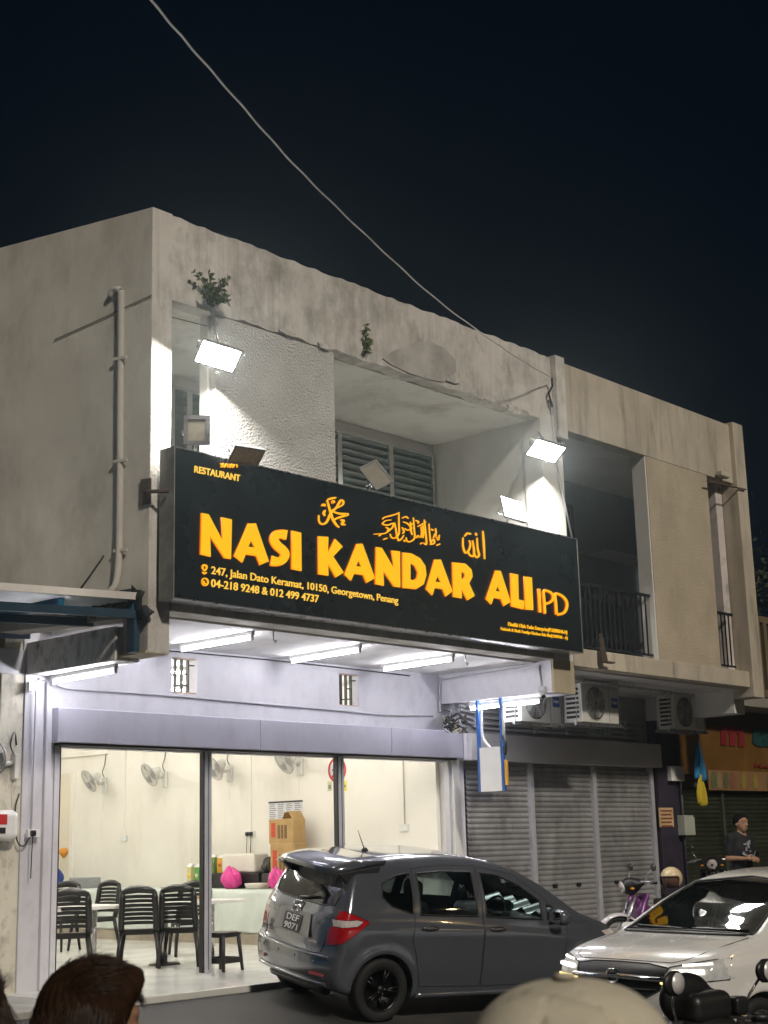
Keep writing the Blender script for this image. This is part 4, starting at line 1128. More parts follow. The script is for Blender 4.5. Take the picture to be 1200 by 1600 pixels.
# conduits and sockets on the inner wall
def socket(label, p, w=.16, h=.09, axis=0, plugs=(), grp=None, conduit_to=None):
    p = np.array(p)
    t = thing('wall_socket', label, 'socket', tuple(p), 0, grp)
    if axis == 0: box('plate', whitepl, t, p[0]-.035, p[0]-.001, p[1]-w/2, p[1]+w/2, p[2]-h/2, p[2]+h/2, .005)
    else: box('plate', whitepl, t, p[0]-w/2, p[0]+w/2, p[1]-.035, p[1]-.001, p[2]-h/2, p[2]+h/2, .005)
    for o in plugs:
        pp_ = p+(np.array((-.05, o, 0)) if axis == 0 else np.array((o, -.05, 0)))
        MB().obox(pp_, (.05, .05, .06)).build('plug', black, t, bevel=.01)
        MB().tube([pp_+np.array((0, 0, -.02)), pp_+np.array((-.01, 0, -.2)), pp_+np.array((0, .02, -.45))], .006, 5).build('cord', black, t)
    if conduit_to is not None:
        if axis == 0: MB().box(p[0]-.02, p[0]-.001, p[1]-.012, p[1]+.012, p[2]+h/2, conduit_to).build('conduit', cream, t)
        else: MB().box(p[0]-.012, p[0]+.012, p[1]-.02, p[1]-.001, p[2]+h/2, conduit_to).build('conduit', lav, t)
    return t
socket('white socket at the foot of the conduit between the two left fans', (15.5, 20.24, 1.84), conduit_to=3.9)
socket('double socket with two black plugs above the white foam box', (15.5, 17.08, 1.84), .2, plugs=(-.045, .045), conduit_to=3.9)
socket('white socket on the thick conduit by the right end of the cream wall', (15.5, 13.91, 1.85), conduit_to=3.9)
socket('yellowed square socket high on the left outer pillar', tuple(at(48, 1073, 1, 13.055)), .09, .09, 1)
socket('grey socket with black plug halfway up the left outer pillar', tuple(at(50, 1302, 1, 13.055)), .15, .08, 1, plugs=(-.02,), conduit_to=3.4)
# notices on the cream wall
Wp = lambda px, py: at(px, py, 0, 15.5)
def wall_sheet(name, label, cat, a, b, m, d=.004):
    p, q = Wp(*a), Wp(*b)
    t = thing(name, label, cat, tuple(p)); box('sheet', m, t, 15.5-d, 15.4995, min(p[1], q[1]), max(p[1], q[1]), min(p[2], q[2]), max(p[2], q[2]))
    return t, (max(p[1], q[1]), min(p[1], q[1]), min(p[2], q[2]), max(p[2], q[2]))
paper = mat('white_paper', (.72, .72, .74), .6, var=.03)
ink = mat('grey_ink', (.22, .22, .25), .7, var=.2, vs=30)
t, (ya, yb, za, zb) = wall_sheet('price_list', 'white printed price list in columns on the cream wall', 'notice', (420, 1253), (474, 1302), paper)
box('header', alud, t, 15.492, 15.4955, yb, ya, zb-.025, zb)
for cix in range(4):
    y0 = ya-(ya-yb)*(.03+.245*cix)
    for rix in range(15):
        z = zb-.045-rix*(zb-za-.06)/15
        MB().box(15.4935, 15.4958, y0-(ya-yb)*random.uniform(.12, .2), y0, z-.007, z+.004).build('text_line', ink, t)
t = thing('no_smoking_sign', 'round red ringed prohibition sign on the cream wall behind the second door post', 'sign', tuple(Wp(527, 1200)))
q = Wp(527, 1203)
redp = mat('red_print', (.55, .03, .03), .5, var=.05)
MB().lathe([(0, -.004), (.185, -.004), (.185, 0), (0, 0)], (15.499, q[1], q[2]), (1, 0, 0), 32).build('disc', paper, t)
MB().lathe([(.15, -.007), (.185, -.007), (.185, -.004), (.15, -.004)], (15.499, q[1], q[2]), (1, 0, 0), 32, closed=True).build('ring', redp, t)
MB().obox((15.493, q[1], q[2]), (.004, .30, .03), (1, 0, 0), (0, .7, .7)).build('bar', redp, t)
MB().obox((15.494, q[1], q[2]), (.002, .2, .03), (1, 0, 0), (0, 0, 1)).build('cigarette', ink, t)
t, r_ = wall_sheet('yellow_notice', 'small bright yellow notice below the red ringed sign', 'notice', (533, 1221), (542, 1236), mat('yellow_paper', (.75, .68, .03), .6))
box('text_line', ink, t, 15.4935, 15.4955, r_[1]+.01, r_[0]-.01, (r_[2]+r_[3])/2-.01, (r_[2]+r_[3])/2+.015)
t, r_ = wall_sheet('small_poster', 'small pale picture notice left of the second door post', 'notice', (512, 1221), (519, 1236), mat('pale_poster', (.6, .58, .35), .6))
box('figure', ink, t, 15.4935, 15.4955, r_[1]+.02, r_[0]-.02, r_[2]+.03, r_[3]-.05)
q = Wp(105, 1333)
o = MB().lathe([(0, -.09), (.03, -.06), (.075, .0), (.08, .04), (.05, .08), (0, .09)], (15.42, q[1], q[2]), n=18).build('wall_ornament', mat('orange_ball', (.65, .25, .02), .4)); tag(o, 'small orange heart shaped ornament hanging on the cream door frame', 'ornament')
# things on the counter
CT = 1.05
def cpos(px, x=15.1): return at(px, 1380, 0, x)[1]
def carton(label, px, x, z, w, h, c1_, c2_):
    y = cpos(px, x)
    t = thing('drink_carton', label, 'carton', (x, y, z), 0, 'drink cartons on the counter')
    m = MB().box(x-.05, x+.05, y-w/2, y+w/2, z, z+h*.86); m.build('carton', mat('c'+label[:14], c1_, .4, var=.1), t, bevel=.004)
    MB().add([(x-.05, y-w/2, z+h*.86), (x+.05, y-w/2, z+h*.86), (x+.05, y+w/2, z+h*.86), (x-.05, y+w/2, z+h*.86), (x, y-w/2, z+h), (x, y+w/2, z+h)], [(0, 1, 4), (1, 2, 5, 4), (2, 3, 5), (3, 0, 4, 5), (0, 3, 2, 1)]).build('gable', whitepl, t)
    MB().lathe([(0, -.004), (w*.33, -.003), (w*.33, 0), (0, 0)], (x-.051, y, z+h*.5), (1, 0, 0), 16).build('print', mat('p'+label[:14], c2_, .4), t)
carton('yellow drink carton at the left of the row on the counter', 299, 15.05, CT, .10, .37, (.70, .62, .30), (.80, .55, .02))
carton('green drink carton half hidden behind the door post', 311, 15.05, CT, .10, .36, (.12, .38, .08), (.7, .7, .5))
carton('green and brown drink carton right of the door post', 334, 15.2, CT+.22, .11, .27, (.18, .30, .08), (.30, .16, .08))
carton('orange yellow drink carton beside the foam box', 347, 15.2, CT+.22, .12, .26, (.75, .40, .05), (.70, .20, .05))
y = cpos(345, 15.2); y1 = cpos(418, 15.2)
o = box('black_crate', black, None, 15.02, 15.38, y1, cpos(325, 15.2), CT, CT+.22, .01); tag(o, 'long low black crate on the counter under the foam box', 'crate')
foam = mat('foam_white', (.80, .77, .68), .7, var=.05, vs=5, bump=.05)
o = box('foam_box', foam, None, 15.06, 15.36, cpos(408, 15.2), cpos(357, 15.2), CT+.222, CT+.50, .03); tag(o, 'big white foam box standing on the black crate', 'box')
pinkm = mat('pink_plastic_bag', (.75, .06, .32), .35, var=.15, vs=6)
darkbag = mat('black_plastic_bag', (.035, .035, .03), .35, var=.2, vs=6)
def bag(label, c, r, m, name='plastic_bag', seed=0, cat='bag'):
    c = np.array(c)
    def f(P):
        q = P-c; a = np.arctan2(q[:, 1], q[:, 0])
        d = ell_d(P, c, r)
        d = smin(d, ell_d(P, c+np.array((0, r[1]*.25, r[2]*.75)), (r[0]*.4, r[1]*.35, r[2]*.5)), .05)
        return d+.012*np.sin(a*7+q[:, 2]*25+seed)+.010*np.sin(q[:, 1]*38+seed)*np.cos(q[:, 2]*30)
    lo = c-np.array(r)*1.5; hi = c+np.array(r)*1.5; hi[2] += r[2]*.5
    def g(P): return np.maximum(f(P), (c[2]-r[2]*.92)-P[:, 2])
    o = sdf_obj(name, g, lo, hi, .016, m); tag(o, label, cat); return o
bag('large pink plastic bag standing in front of the black crate', (14.88, cpos(362, 14.88), CT+.135), (.13, .17, .15), pinkm, seed=1)
bag('pink plastic bag half hidden behind the grey car rear window', (14.88, cpos(433, 14.88), CT+.12), (.12, .14, .14), pinkm, seed=3)
bag('crumpled black bag lying beside the foam box', (15.2, cpos(424, 15.2), CT+.31), (.12, .16, .10), darkbag, seed=5)
o = box('crate_support', mat('dark_box', (.05, .045, .04), .6), None, 15.05, 15.4, cpos(442, 15.2), cpos(420, 15.2), CT, CT+.21, .01); tag(o, 'dark low box on the counter under the crumpled black bag', 'box')
o = MB().lathe([(0, 0), (.16, 0), (.185, .06), (.185, .075), (0, .075)], (14.88, cpos(402, 14.88), CT), n=28).build('food_tub', foam); tag(o, 'shallow round white tub in front of the black crate', 'tub')
kraft = mat('cardboard', (.46, .30, .12), .75, var=.12, vs=5, stain=(.33, .2, .08), sa=.4)
def cardboard(label, pxa, pxb, z, h, open_=False):
    ya, yb = cpos(pxb, 15.2), cpos(pxa, 15.2)
    t = thing('cardboard_box', label, 'box', (15.2, (ya+yb)/2, z), 0, 'cardboard boxes on the counter')
    b = box('carton', kraft, t, 15.03, 15.28, ya, yb, z, z+h, .005)
    box('print', mat('red_stamp', (.55, .07, .03), .7, var=.2, vs=30), b, 15.027, 15.03, yb-.14, yb-.05, z+h*.25, z+h*.85)
    for k in range(3): box('print', mat('brown_stamp', (.18, .10, .04), .7, var=.2, vs=30), b, 15.027, 15.03, yb-.24-.07*k, yb-.19-.07*k, z+h*.2, z+h*.75)
    if open_:
        for s in (0, 1):
            MB().obox((15.2, ya+.10+.16*s, z+h+.05), (.24, .005, .13), (1, 0, .1), (0, .5-1.0*s, .8)).build('flap', kraft, t)
cardboard('cardboard box on the counter below an opened one', 436, 474, CT+.0, .63)
cardboard('opened cardboard box with raised flaps on top of another', 434, 472, CT+.632, .35, True)
# far left of the counter
o = box('grey_basket', mat('grey_basket', (.28, .29, .30), .5, var=.1), None, 14.85, 15.1, cpos(150, 15), cpos(119, 15), CT, CT+.17, .01); tag(o, 'grey perforated basket on the far end of the counter', 'basket')
bag('dark blue bag behind the left door jamb on the counter', (15.0, cpos(84, 15.0), CT+.15), (.14, .2, .17), mat('blue_bag', (.02, .05, .25), .6, var=.1), seed=8)
o = MB().lathe([(0, 0), (.2, 0), (.24, .02), (.23, .025), (0, .01)], (14.95, cpos(272, 14.95), CT+.002), n=30).build('metal_tray', steel); tag(o, 'shallow round metal tray on the counter left of the cartons', 'tray')
# outside the left pillar
bd = thing('blue_door', 'dark blue door panel beyond the peeling cream pillar', 'door', (8.0, 13.3, FZ))
box('leaf', mat('blue_door_paint', (.01, .10, .22), .5, var=.15), bd, 6.6, 8.438, 13.2, 13.25, .262, 3.1)
box('rail', mat('blue_door_paint', (.01, .10, .22), .5, var=.15), bd, 6.6, 8.438, 13.18, 13.2, 2.1, 2.2)
q = at(12, 1290, 1, 13.02)
t = thing('hose_reel', 'rounded white wall box with red and black print on the cream pillar', 'dispenser', tuple(q))
def rb(P): return rbox_d(P, (q[0]-.05, 13.04, q[2]), (.15, .09, .155), .07)
cs = sdf_obj('casing', rb, (q[0]-.3, 12.9, q[2]-.25), (q[0]+.2, 13.2, q[2]+.25), .015, whitepl, t)
cs.location = (-q[0], -q[1], -q[2])
MB().obox((q[0]-.12, 12.948, q[2]+.06), (.13, .004, .10)).build('red_label', redp, t)
MB().obox((q[0]-.12, 12.948, q[2]-.05), (.10, .004, .06)).build('black_label', alud, t)
MB().tube(smooth([at(30, 1240, 1, 13.1), at(24, 1265, 1, 13.05), at(26, 1310, 1, 13.05), at(36, 1322, 1, 13.05), at(47, 1308, 1, 13.04)], 6), .008, 5).build('cord', darkc, t)
# ================================================================ CARS
def dense(pts, k=8, closed=True):
    P = [np.array(q, float) for q in pts]; n = len(P); out = []
    for i in range(n if closed else n-1):
        a, b, c, d = (P[(i-1) % n], P[i], P[(i+1) % n], P[(i+2) % n]) if closed else (P[max(i-1, 0)], P[i], P[i+1], P[min(i+2, n-1)])
        for t in np.linspace(0, 1, k, endpoint=False):
            out.append(.5*((2*b)+(-a+c)*t+(2*a-5*b+4*c-d)*t*t+(-a+3*b-3*c+d)*t**3))
    if not closed: out.append(P[-1])
    return np.array(out)
def inside(poly, x, y):
    n = len(poly); r = np.zeros(len(x), bool)
    for i in range(n):
        x1, y1 = poly[i]; x2, y2 = poly[(i+1) % n]
        if y1 == y2: continue
        m = ((y1 > y) != (y2 > y)) & (x < (x2-x1)*(y-y1)/(y2-y1)+x1); r ^= m
    return r
def poly_sdf(poly, x, y):
    d = np.full(len(x), 9.0); n = len(poly)
    for i in range(n):
        a = np.array(poly[i]); b = np.array(poly[(i+1) % n]); ab = b-a; l2 = ab@ab
        if l2 < 1e-12: continue
        t = np.clip(((x-a[0])*ab[0]+(y-a[1])*ab[1])/l2, 0, 1)
        d = np.minimum(d, np.hypot(x-a[0]-t*ab[0], y-a[1]-t*ab[1]))
    return np.where(inside(poly, x, y), -d, d)
class Body:
    def __init__(s, side, wx, sz, axles, rw, arch, L, W, rear_c, front_c, crease=None, k=.06):
        s.L, s.W = L, W
        pl = dense(side, 6)
        s.gx = np.arange(-.5, L+.5, .008); s.gz = np.arange(-.1, 1.9, .008)
        X, Z = np.meshgrid(s.gx, s.gz, indexing='ij')
        s.T = poly_sdf(pl, X.ravel(), Z.ravel()).reshape(X.shape)
        for _ in range(6):
            for ax_ in (0, 1): s.T = .25*np.roll(s.T, 1, ax_)+.5*s.T+.25*np.roll(s.T, -1, ax_)
        q = dense(wx, 8, False); s.wx = q[np.argsort(q[:, 0])]; q = dense(sz, 8, False); s.sz = q[np.argsort(q[:, 0])]
        s.ax, s.rw, s.arch, s.rc, s.fc, s.cr, s.k = axles, rw, arch, rear_c, front_c, crease, k
    def tab(s, x, z):
        u = np.clip((x-s.gx[0])/.008, 0, len(s.gx)-1.001); v = np.clip((z-s.gz[0])/.008, 0, len(s.gz)-1.001)
        i = u.astype(int); j = v.astype(int); a = u-i; b = v-j
        return (s.T[i, j]*(1-a)*(1-b)+s.T[i+1, j]*a*(1-b)+s.T[i, j+1]*(1-a)*b+s.T[i+1, j+1]*a*b)
    def f(s, P):
        x, y, z = P[:, 0], np.abs(P[:, 1]), P[:, 2]
        e = np.clip(y/(s.W/2), 0, 1.2)
        tr = np.clip(1-x/1.0, 0, 1); tf = np.clip(1-(s.L-x)/1.3, 0, 1)
        xw = x-s.rc*e**3*tr+s.fc*e**2.6*tf
        hw = np.interp(x, s.wx[:, 0], s.wx[:, 1])*np.interp(z, s.sz[:, 0], s.sz[:, 1])
        for xa in s.ax:
            rr = np.hypot(x-xa, z-s.rw); hw = hw+.014*np.exp(-((rr-s.arch-.03)/.05)**2)
        if s.cr is not None:
            zc = np.interp(x, s.cr[0], s.cr[1]); hw = hw+.012*np.tanh((zc-z)/.03)*np.exp(-((z-zc)/.16)**2)*np.clip((x-.3)/.4, 0, 1)
        D = smax(s.tab(xw, z), y-hw, s.k)
        for xa in s.ax:
            D = smax(D, -np.maximum(np.hypot(x-xa, z-s.rw)-s.arch, .50-y), .012)
        return D
    def side(s, x, z, sg, off=0.0):
        ys = np.linspace(s.W/2+.12, .05, 240); P = np.stack([np.full(240, x), ys*sg, np.full(240, z)], 1); v = s.f(P)
        k = np.argmax(v < 0)
        if v[k] >= 0 or ys[k] < .42: return (x, sg*.3, z)
        y = ys[k] if k == 0 else ys[k-1]+(ys[k]-ys[k-1])*v[k-1]/(v[k-1]-v[k])
        return (x, sg*(y+off), z)
    def endp(s, y, z, front, off=0.0):
        xs = np.linspace(s.L+.1, s.L-2.6, 500) if front else np.linspace(-.2, 1.6, 400)
        P = np.stack([xs, np.full(len(xs), y), np.full(len(xs), z)], 1); v = s.f(P); k = np.argmax(v < 0)
        x = xs[k] if k == 0 else xs[k-1]+(xs[k]-xs[k-1])*v[k-1]/(v[k-1]-v[k])
        return (x+(off if front else -off), y, z)
    def topp(s, x, y, off=0.0):
        zs = np.linspace(1.75, .3, 400); P = np.stack([np.full(400, x), np.full(400, y), zs], 1); v = s.f(P); k = np.argmax(v < 0)
        z = zs[k-1]+(zs[k]-zs[k-1])*v[k-1]/(v[k-1]-v[k]); return (x, y, z+off)
def subdiv(poly, n=.03):
    out = []
    for i in range(len(poly)):
        a = np.array(poly[i], float); b = np.array(poly[(i+1) % len(poly)], float); m = max(1, int(np.linalg.norm(b-a)/n))
        out += [tuple(a+(b-a)*t/m) for t in range(m)]
    return out
def subdiv_open(poly, n=.03):
    out = []
    for i in range(len(poly)-1):
        a = np.array(poly[i], float); b = np.array(poly[i+1], float); m = max(1, int(np.linalg.norm(b-a)/n))
        out += [tuple(a+(b-a)*t/m) for t in range(m)]
    return [q for q in out+[tuple(poly[-1])] if q[0] > 1e-4]
def build_body(t, B, paint, parts, h=.017):
    """parts: (name, material, plane S/R/F, polygon, condition, outline)  first match wins; the rest is the body shell"""
    V, F, Nn = sdf_raw(B.f, (-.06, -B.W/2-.06, .1), (B.L+.06, B.W/2+.06, 1.62), h, 4)
    c = V[F].mean(1); n = Nn[F].mean(1)
    own = np.full(len(F), -1)
    def cls(pl, pts):
        if pl == 'S': return pts[:, 0], pts[:, 2]
        return np.abs(pts[:, 1]), pts[:, 2]
    for i, p in enumerate(parts):
        nm, m, pl, poly, cond = p[:5]
        a, b = cls(pl, c); k = inside(poly, a, b) & (own < 0)
        if pl == 'S': k &= (np.abs(c[:, 1]) > .3) & (np.abs(n[:, 1]) > .2)
        elif pl == 'R': k &= (n[:, 0] < -.12) & (c[:, 0] < 1.3)
        else: k &= (n[:, 0] > .12) & (c[:, 0] > 1.5)
        if cond is not None: k &= cond(c, n)
        own[k] = i
    # snap part borders onto their outlines
    for i, p in enumerate(parts):
        pl, poly = p[2], np.array(p[3])
        inn = np.zeros(len(V), bool); out = np.zeros(len(V), bool)
        inn[F[own == i].ravel()] = True; out[F[own != i].ravel()] = True
        bd = np.where(inn & out)[0]
        if not len(bd): continue
        a, b = cls(pl, V[bd]); best = np.full(len(bd), 9.0); na, nb = a.copy(), b.copy()
        for e in range(len(poly)):
            p0 = poly[e]; p1 = poly[(e+1) % len(poly)]; d = p1-p0; l2 = max(d@d, 1e-9)
            tt = np.clip(((a-p0[0])*d[0]+(b-p0[1])*d[1])/l2, 0, 1); qa = p0[0]+tt*d[0]; qb = p0[1]+tt*d[1]
            ds = np.hypot(a-qa, b-qb); k = ds < best; best[k] = ds[k]; na[k] = qa[k]; nb[k] = qb[k]
        ok = best < h*1.2; bd = bd[ok]; na, nb = na[ok], nb[ok]
        ai = 1 if pl == 'S' else 0
        if pl == 'S': V[bd, 0] = na
        else: V[bd, 1] = np.sign(V[bd, 1])*na
        V[bd, 2] = nb
        for _ in range(4):
            q = V[bd].copy(); q[:, ai] += .002; g = (B.f(q)-B.f(V[bd]))/.002; g = np.where(np.abs(g) < .25, .25*np.sign(g+1e-9), g)
            V[bd, ai] -= np.clip(B.f(V[bd])/g, -.02, .02)
    obs = {}
    for i in range(-1, len(parts)):
        f = F[own == i]
        if not len(f): continue
        groups = [f]
        if i >= 0 and (parts[i][2] == 'S' or parts[i][0] == 'headlight'): groups = [f[V[f].mean(1)[:, 1] < 0], f[V[f].mean(1)[:, 1] > 0]]
        for g in groups:
            if not len(g): continue
            u, inv = np.unique(g.ravel(), return_inverse=True)
            o = np_obj('body' if i < 0 else parts[i][0], V[u], inv.reshape(g.shape), paint if i < 0 else parts[i][1], t, Nn[u])
            obs.setdefault('body' if i < 0 else parts[i][0], []).append(o)
    for p in parts:
        r = p[5] if len(p) > 5 else 0
        if not r: continue
        pl, poly = p[2], subdiv(p[3])
        for sg in ((-1, 1) if pl == 'S' else (1,)):
            if pl == 'S':
                pts = [B.side(x, z, sg, .0005) for x, z in poly]
                pts = [q for q in pts if abs(q[1]) > .4]
            else:
                if min(q[0] for q in p[3]) > .01:
                    for s2 in (-1, 1):
                        MB().tube([q_ for q_ in (B.endp(s2*a, b, pl == 'F', .0005) for a, b in poly) if 3.3 < q_[0] < B.L], r, 5).build('lamp_edge', alud, t, local=True)
                    continue
                half = subdiv_open(p[3])
                pts = [B.endp(a, b, pl == 'F', .0005) for a, b in half+[(-a, b) for a, b in reversed(half)]]
            MB().tube(pts, r, 5, closed=True).build('seam' if r < .005 else 'window_trim', alud, t, local=True)
    return obs
tyre_m = mat('tyre', (.014, .014, .014), .75, var=.2, vs=10)
def wheel(t, x, y, r, w, rim, spokes, rim_m, sg):
    wt = MB().lathe([(rim, -w*.42), (r-.03, -w*.5), (r-.006, -w*.42), (r, -w*.3), (r, w*.3), (r-.006, w*.42), (r-.03, w*.5), (rim, w*.42), (rim-.012, w*.3), (rim-.012, -w*.3)], (x, y, r), (0, 1, 0), 40, closed=True).build('wheel', tyre_m, t, local=True)
    o = y+sg*w*.40
    MB().lathe([(rim+.004, sg*w*.42), (rim-.012, sg*w*.44), (rim-.02, sg*w*.2), (rim*.9, sg*.0), (0, -sg*.01)], (x, y, r), (0, 1, 0), 40).build('rim', rim_m, wt, local=True)
    for k in range(spokes):
        a = 2*PI*k/spokes
        for da in (-.13, .13):
            p0 = (x+.05*math.cos(a), o-sg*.02, r+.05*math.sin(a)); p1 = (x+(rim-.012)*math.cos(a+da), o-sg*.004, r+(rim-.012)*math.sin(a+da))
            MB().tube([p0, p1], [.017, .011], 6).build('spoke', rim_m, wt, local=True)
    MB().lathe([(0, sg*.004), (.04, sg*.002), (.055, -sg*.03), (0, -sg*.03)], (x, o, r), (0, 1, 0), 16).build('hub_cap', rim_m, wt, local=True)
    for k in range(4):
        a = 2*PI*k/4+.4
        MB().cyl((x+.035*math.cos(a), o, r+.035*math.sin(a)), (x+.035*math.cos(a), o+sg*.008, r+.035*math.sin(a)), .007, n=6).build('wheel_nut', steel, wt, local=True)
chrome = mat('chrome', (.75, .75, .76), .08, 1.0, var=0)
cgl = glass('car_glass', (.75, .85, .85), 0, .62)
dgl = glass('dark_car_glass', (.5, .6, .65), 0, .18)
seat_m = mat('dark_seat', (.025, .025, .028), .8, var=.15)
def interior(t, seats, dash, wheel_y, dash_m, wx):
    for (x, y) in seats:
        def f(P, x=x, y=y):
            b = rbox_d(P@np.array(((1, 0, 0), (0, 1, 0), (.18, 0, 1))), (x+.13, y, .78), (.07, .22, .30), .06)
            c_ = rbox_d(P, (x+.27, y, .50), (.24, .23, .09), .07)
            return np.minimum(smin(b, c_, .05), rbox_d(P, (x-.055, y, 1.17), (.055, .125, .095), .05))
        sdf_obj('seat', f, (x-.3, y-.3, .3), (x+.6, y+.3, 1.35), .025, seat_m, t)
    def g(P): return rbox_d(P, (dash+.2, 0, .80), (.26, .66, .12), .08)
    sdf_obj('dashboard', g, (dash-.2, -.8, .6), (dash+.6, .8, 1.0), .025, dash_m, t)
    c = np.array((wx, wheel_y, .93)); a = np.array((0, 1, 0.)); b = np.array((.42, 0, .9)); P = [tuple(c+.18*(a*math.cos(q)+b*math.sin(q))) for q in np.linspace(0, 2*PI, 28)[:-1]]
    w_ = MB().tube(P, .014, 6, closed=True)
    for q in (0, PI, 1.5*PI): w_.tube([tuple(c), tuple(c+.175*(a*math.cos(q)+b*math.sin(q)))], .014, 5)
    w_.build('steering_wheel', black, t, local=True)
    MB().cyl(tuple(c), tuple(c+np.array((.22, 0, -.1))), .03).build('steering_column', black, t, local=True)

# ---------------------------------------------------------------- the grey hatchback
slope = .37/2.85
up = Vector((0, -slope, 1)).normalized()
hd = R(-15)
hv = Vector((math.cos(hd), math.sin(hd), 0)); hv = (hv-up*hv.dot(up)).normalized(); lv = up.cross(hv)
wc = Vector((10.62, 9.98, road_z(9.98)))
org = wc-hv*.61+lv*.73
M1 = Matrix(((hv.x, lv.x, up.x, org.x), (hv.y, lv.y, up.y, org.y), (hv.z, lv.z, up.z, org.z), (0, 0, 0, 1)))
G = thing('hatchback_car', 'dark grey five-door hatchback with roof spoiler parked before the restaurant step', 'car', mtx=M1)
side = [(.16, .26), (.04, .33), (.0, .46), (.005, .58), (.04, .66), (.05, .78), (.08, .92), (.13, 1.03), (.22, 1.22), (.33, 1.39), (.44, 1.455), (.8, 1.505), (1.3, 1.525), (1.75, 1.505), (2.15, 1.435), (2.5, 1.29), (2.8, 1.13), (3.05, 1.0), (3.25, .94), (3.5, .87), (3.7, .78), (3.82, .67), (3.885, .53), (3.88, .36), (3.82, .24), (3.6, .19), (2.6, .19), (1.4, .19), (.5, .22)]
wx = [(-.1, .77), (.1, .80), (.4, .83), (.8, .846), (1.4, .85), (2.2, .85), (2.8, .845), (3.2, .83), (3.5, .79), (3.75, .70), (3.95, .60)]
sz = [(.1, .93), (.3, .975), (.5, .998), (.72, 1.0), (.86, .99), (.96, .955), (1.05, .915), (1.2, .83), (1.34, .735), (1.42, .66), (1.5, .55), (1.6, .42)]
BD = Body(side, wx, sz, (.61, 3.11), .295, .335, 3.9, 1.70, .13, .30, crease=((0, 1.0, 2.0, 3.0), (.90, .885, .84, .78)))
gp = mat('grey_metallic_paint', (.14, .153, .182), .20, .55, var=.03, vs=3, coat=1.0)
red = mat('red_lamp', (.42, .008, .012), .12, var=.1, vs=30, coat=1)
clearl = mat('clear_lamp', (.62, .56, .54), .12, var=.15, vs=30, coat=1)
rearw = [(0, 1.03), (.40, 1.03), (.57, 1.05), (.60, 1.12), (.56, 1.28), (.50, 1.375), (0, 1.395)]
wsh = [(0, 1.00), (.50, .995), (.665, .99), (.60, 1.2), (.515, 1.40), (0, 1.44)]
rdoor = [(1.02, .32), (1.74, .30), (1.75, .90), (1.775, 1.425), (1.4, 1.435), (1.0, 1.40), (.965, 1.15), (.945, .93), (.90, .78), (.955, .62)]
fdoor = [(1.755, .30), (2.72, .30), (2.80, .60), (2.82, .90), (2.50, 1.17), (2.2, 1.36), (1.785, 1.43), (1.76, .9)]
qwin = [(.60, 1.15), (.70, 1.06), (.93, .995), (.955, 1.16), (.965, 1.36), (.80, 1.335), (.63, 1.27)]
rwin = [(1.02, .985), (1.70, .965), (1.715, 1.37), (1.35, 1.375), (1.045, 1.355), (1.025, 1.15)]
fwin = [(1.80, .96), (2.50, .925), (2.50, 1.10), (2.26, 1.255), (2.02, 1.345), (1.815, 1.365)]
twin = [(2.57, .925), (2.86, .90), (2.70, 1.0), (2.57, 1.075)]
tail = [(-.2, .70), (.10, .70), (.26, .80), (.44, .925), (.28, .99), (.10, 1.045), (-.2, 1.03)]
tailc = [(-.2, .845), (.30, .885), (.37, .93), (.30, .945), (-.2, .91)]
rr_ = lambda c, n: (np.abs(c[:, 1]) > .55) & (n[:, 2] < .6)
parts = [('side_window', cgl, 'S', rwin, None, .010), ('side_window', cgl, 'S', fwin, None, .010), ('quarter_window', dgl, 'S', qwin, None, .008), ('quarter_window', cgl, 'S', twin, None, .007),
         ('rear_window', dgl, 'R', rearw, None, .008), ('windscreen', cgl, 'F', wsh, None, .010),
         ('reversing_lamp', clearl, 'S', tailc, rr_, .003), ('tail_light', red, 'S', tail, rr_, .004),
         ('door', gp, 'S', rdoor, lambda c, n: np.abs(c[:, 1]) > .35, .0035), ('door', gp, 'S', fdoor, lambda c, n: np.abs(c[:, 1]) > .35, .0035),
         ('tailgate', gp, 'R', [(0, .60), (.55, .62), (.60, .76), (.58, 1.0), (.60, 1.3), (.45, 1.45), (0, 1.45)], lambda c, n: c[:, 0] < .6, 0),
         ('headlight', clearl, 'S', [(3.3, .80), (3.55, .60), (3.95, .52), (3.95, .70), (3.62, .84)], lambda c, n: np.abs(c[:, 1]) > .38, 0)]
build_body(G, BD, gp, parts)
for xa in (.61, 3.11):
    for sg in (-1, 1): wheel(G, xa, sg*.735, .295, .185, .20, 5, mat('dark_alloy', (.03, .03, .032), .35, .8, var=.1), sg)
for sg in (-1, 1):
    for x, z, L_ in ((1.10, .865, .19), (1.92, .845, .19)):
        p = BD.side(x, z, sg, .012)
        def hf(P, p=p): return ell_d(P, p, (.10, .022, .028))
        sdf_obj('door_handle', hf, np.array(p)-.12, np.array(p)+.12, .012, mat('dark_chrome', (.25, .25, .27), .15, .9, var=0), G)
    p = np.array(BD.side(2.66, .96, sg, .10))
    def mf(P, p=p): return rbox_d(P, p, (.075, .115, .075), .06)
    mo = sdf_obj('wing_mirror', mf, p-.2, p+.2, .014, gp, G)
    MB().obox(p+np.array((-.077, 0, 0)), (.004, .17, .11)).build('mirror_glass', mat('mirror', (.8, .8, .82), .02, 1, var=0), mo, local=True)
    MB().tube([BD.side(2.70, .93, sg, -.02), tuple(p)], .025, 6).build('mirror_stalk', black, mo, local=True)
    MB().tube([BD.side(x, .235, sg, -.01) for x in np.linspace(.98, 2.74, 16)], .032, 6).build('side_skirt', gp, G, local=True)
    p = BD.endp(sg*.55, .42, False, .004)
    MB().obox(p, (.012, .20, .028), (1, -sg*.25, 0)).build('reflector', red, G, local=True)
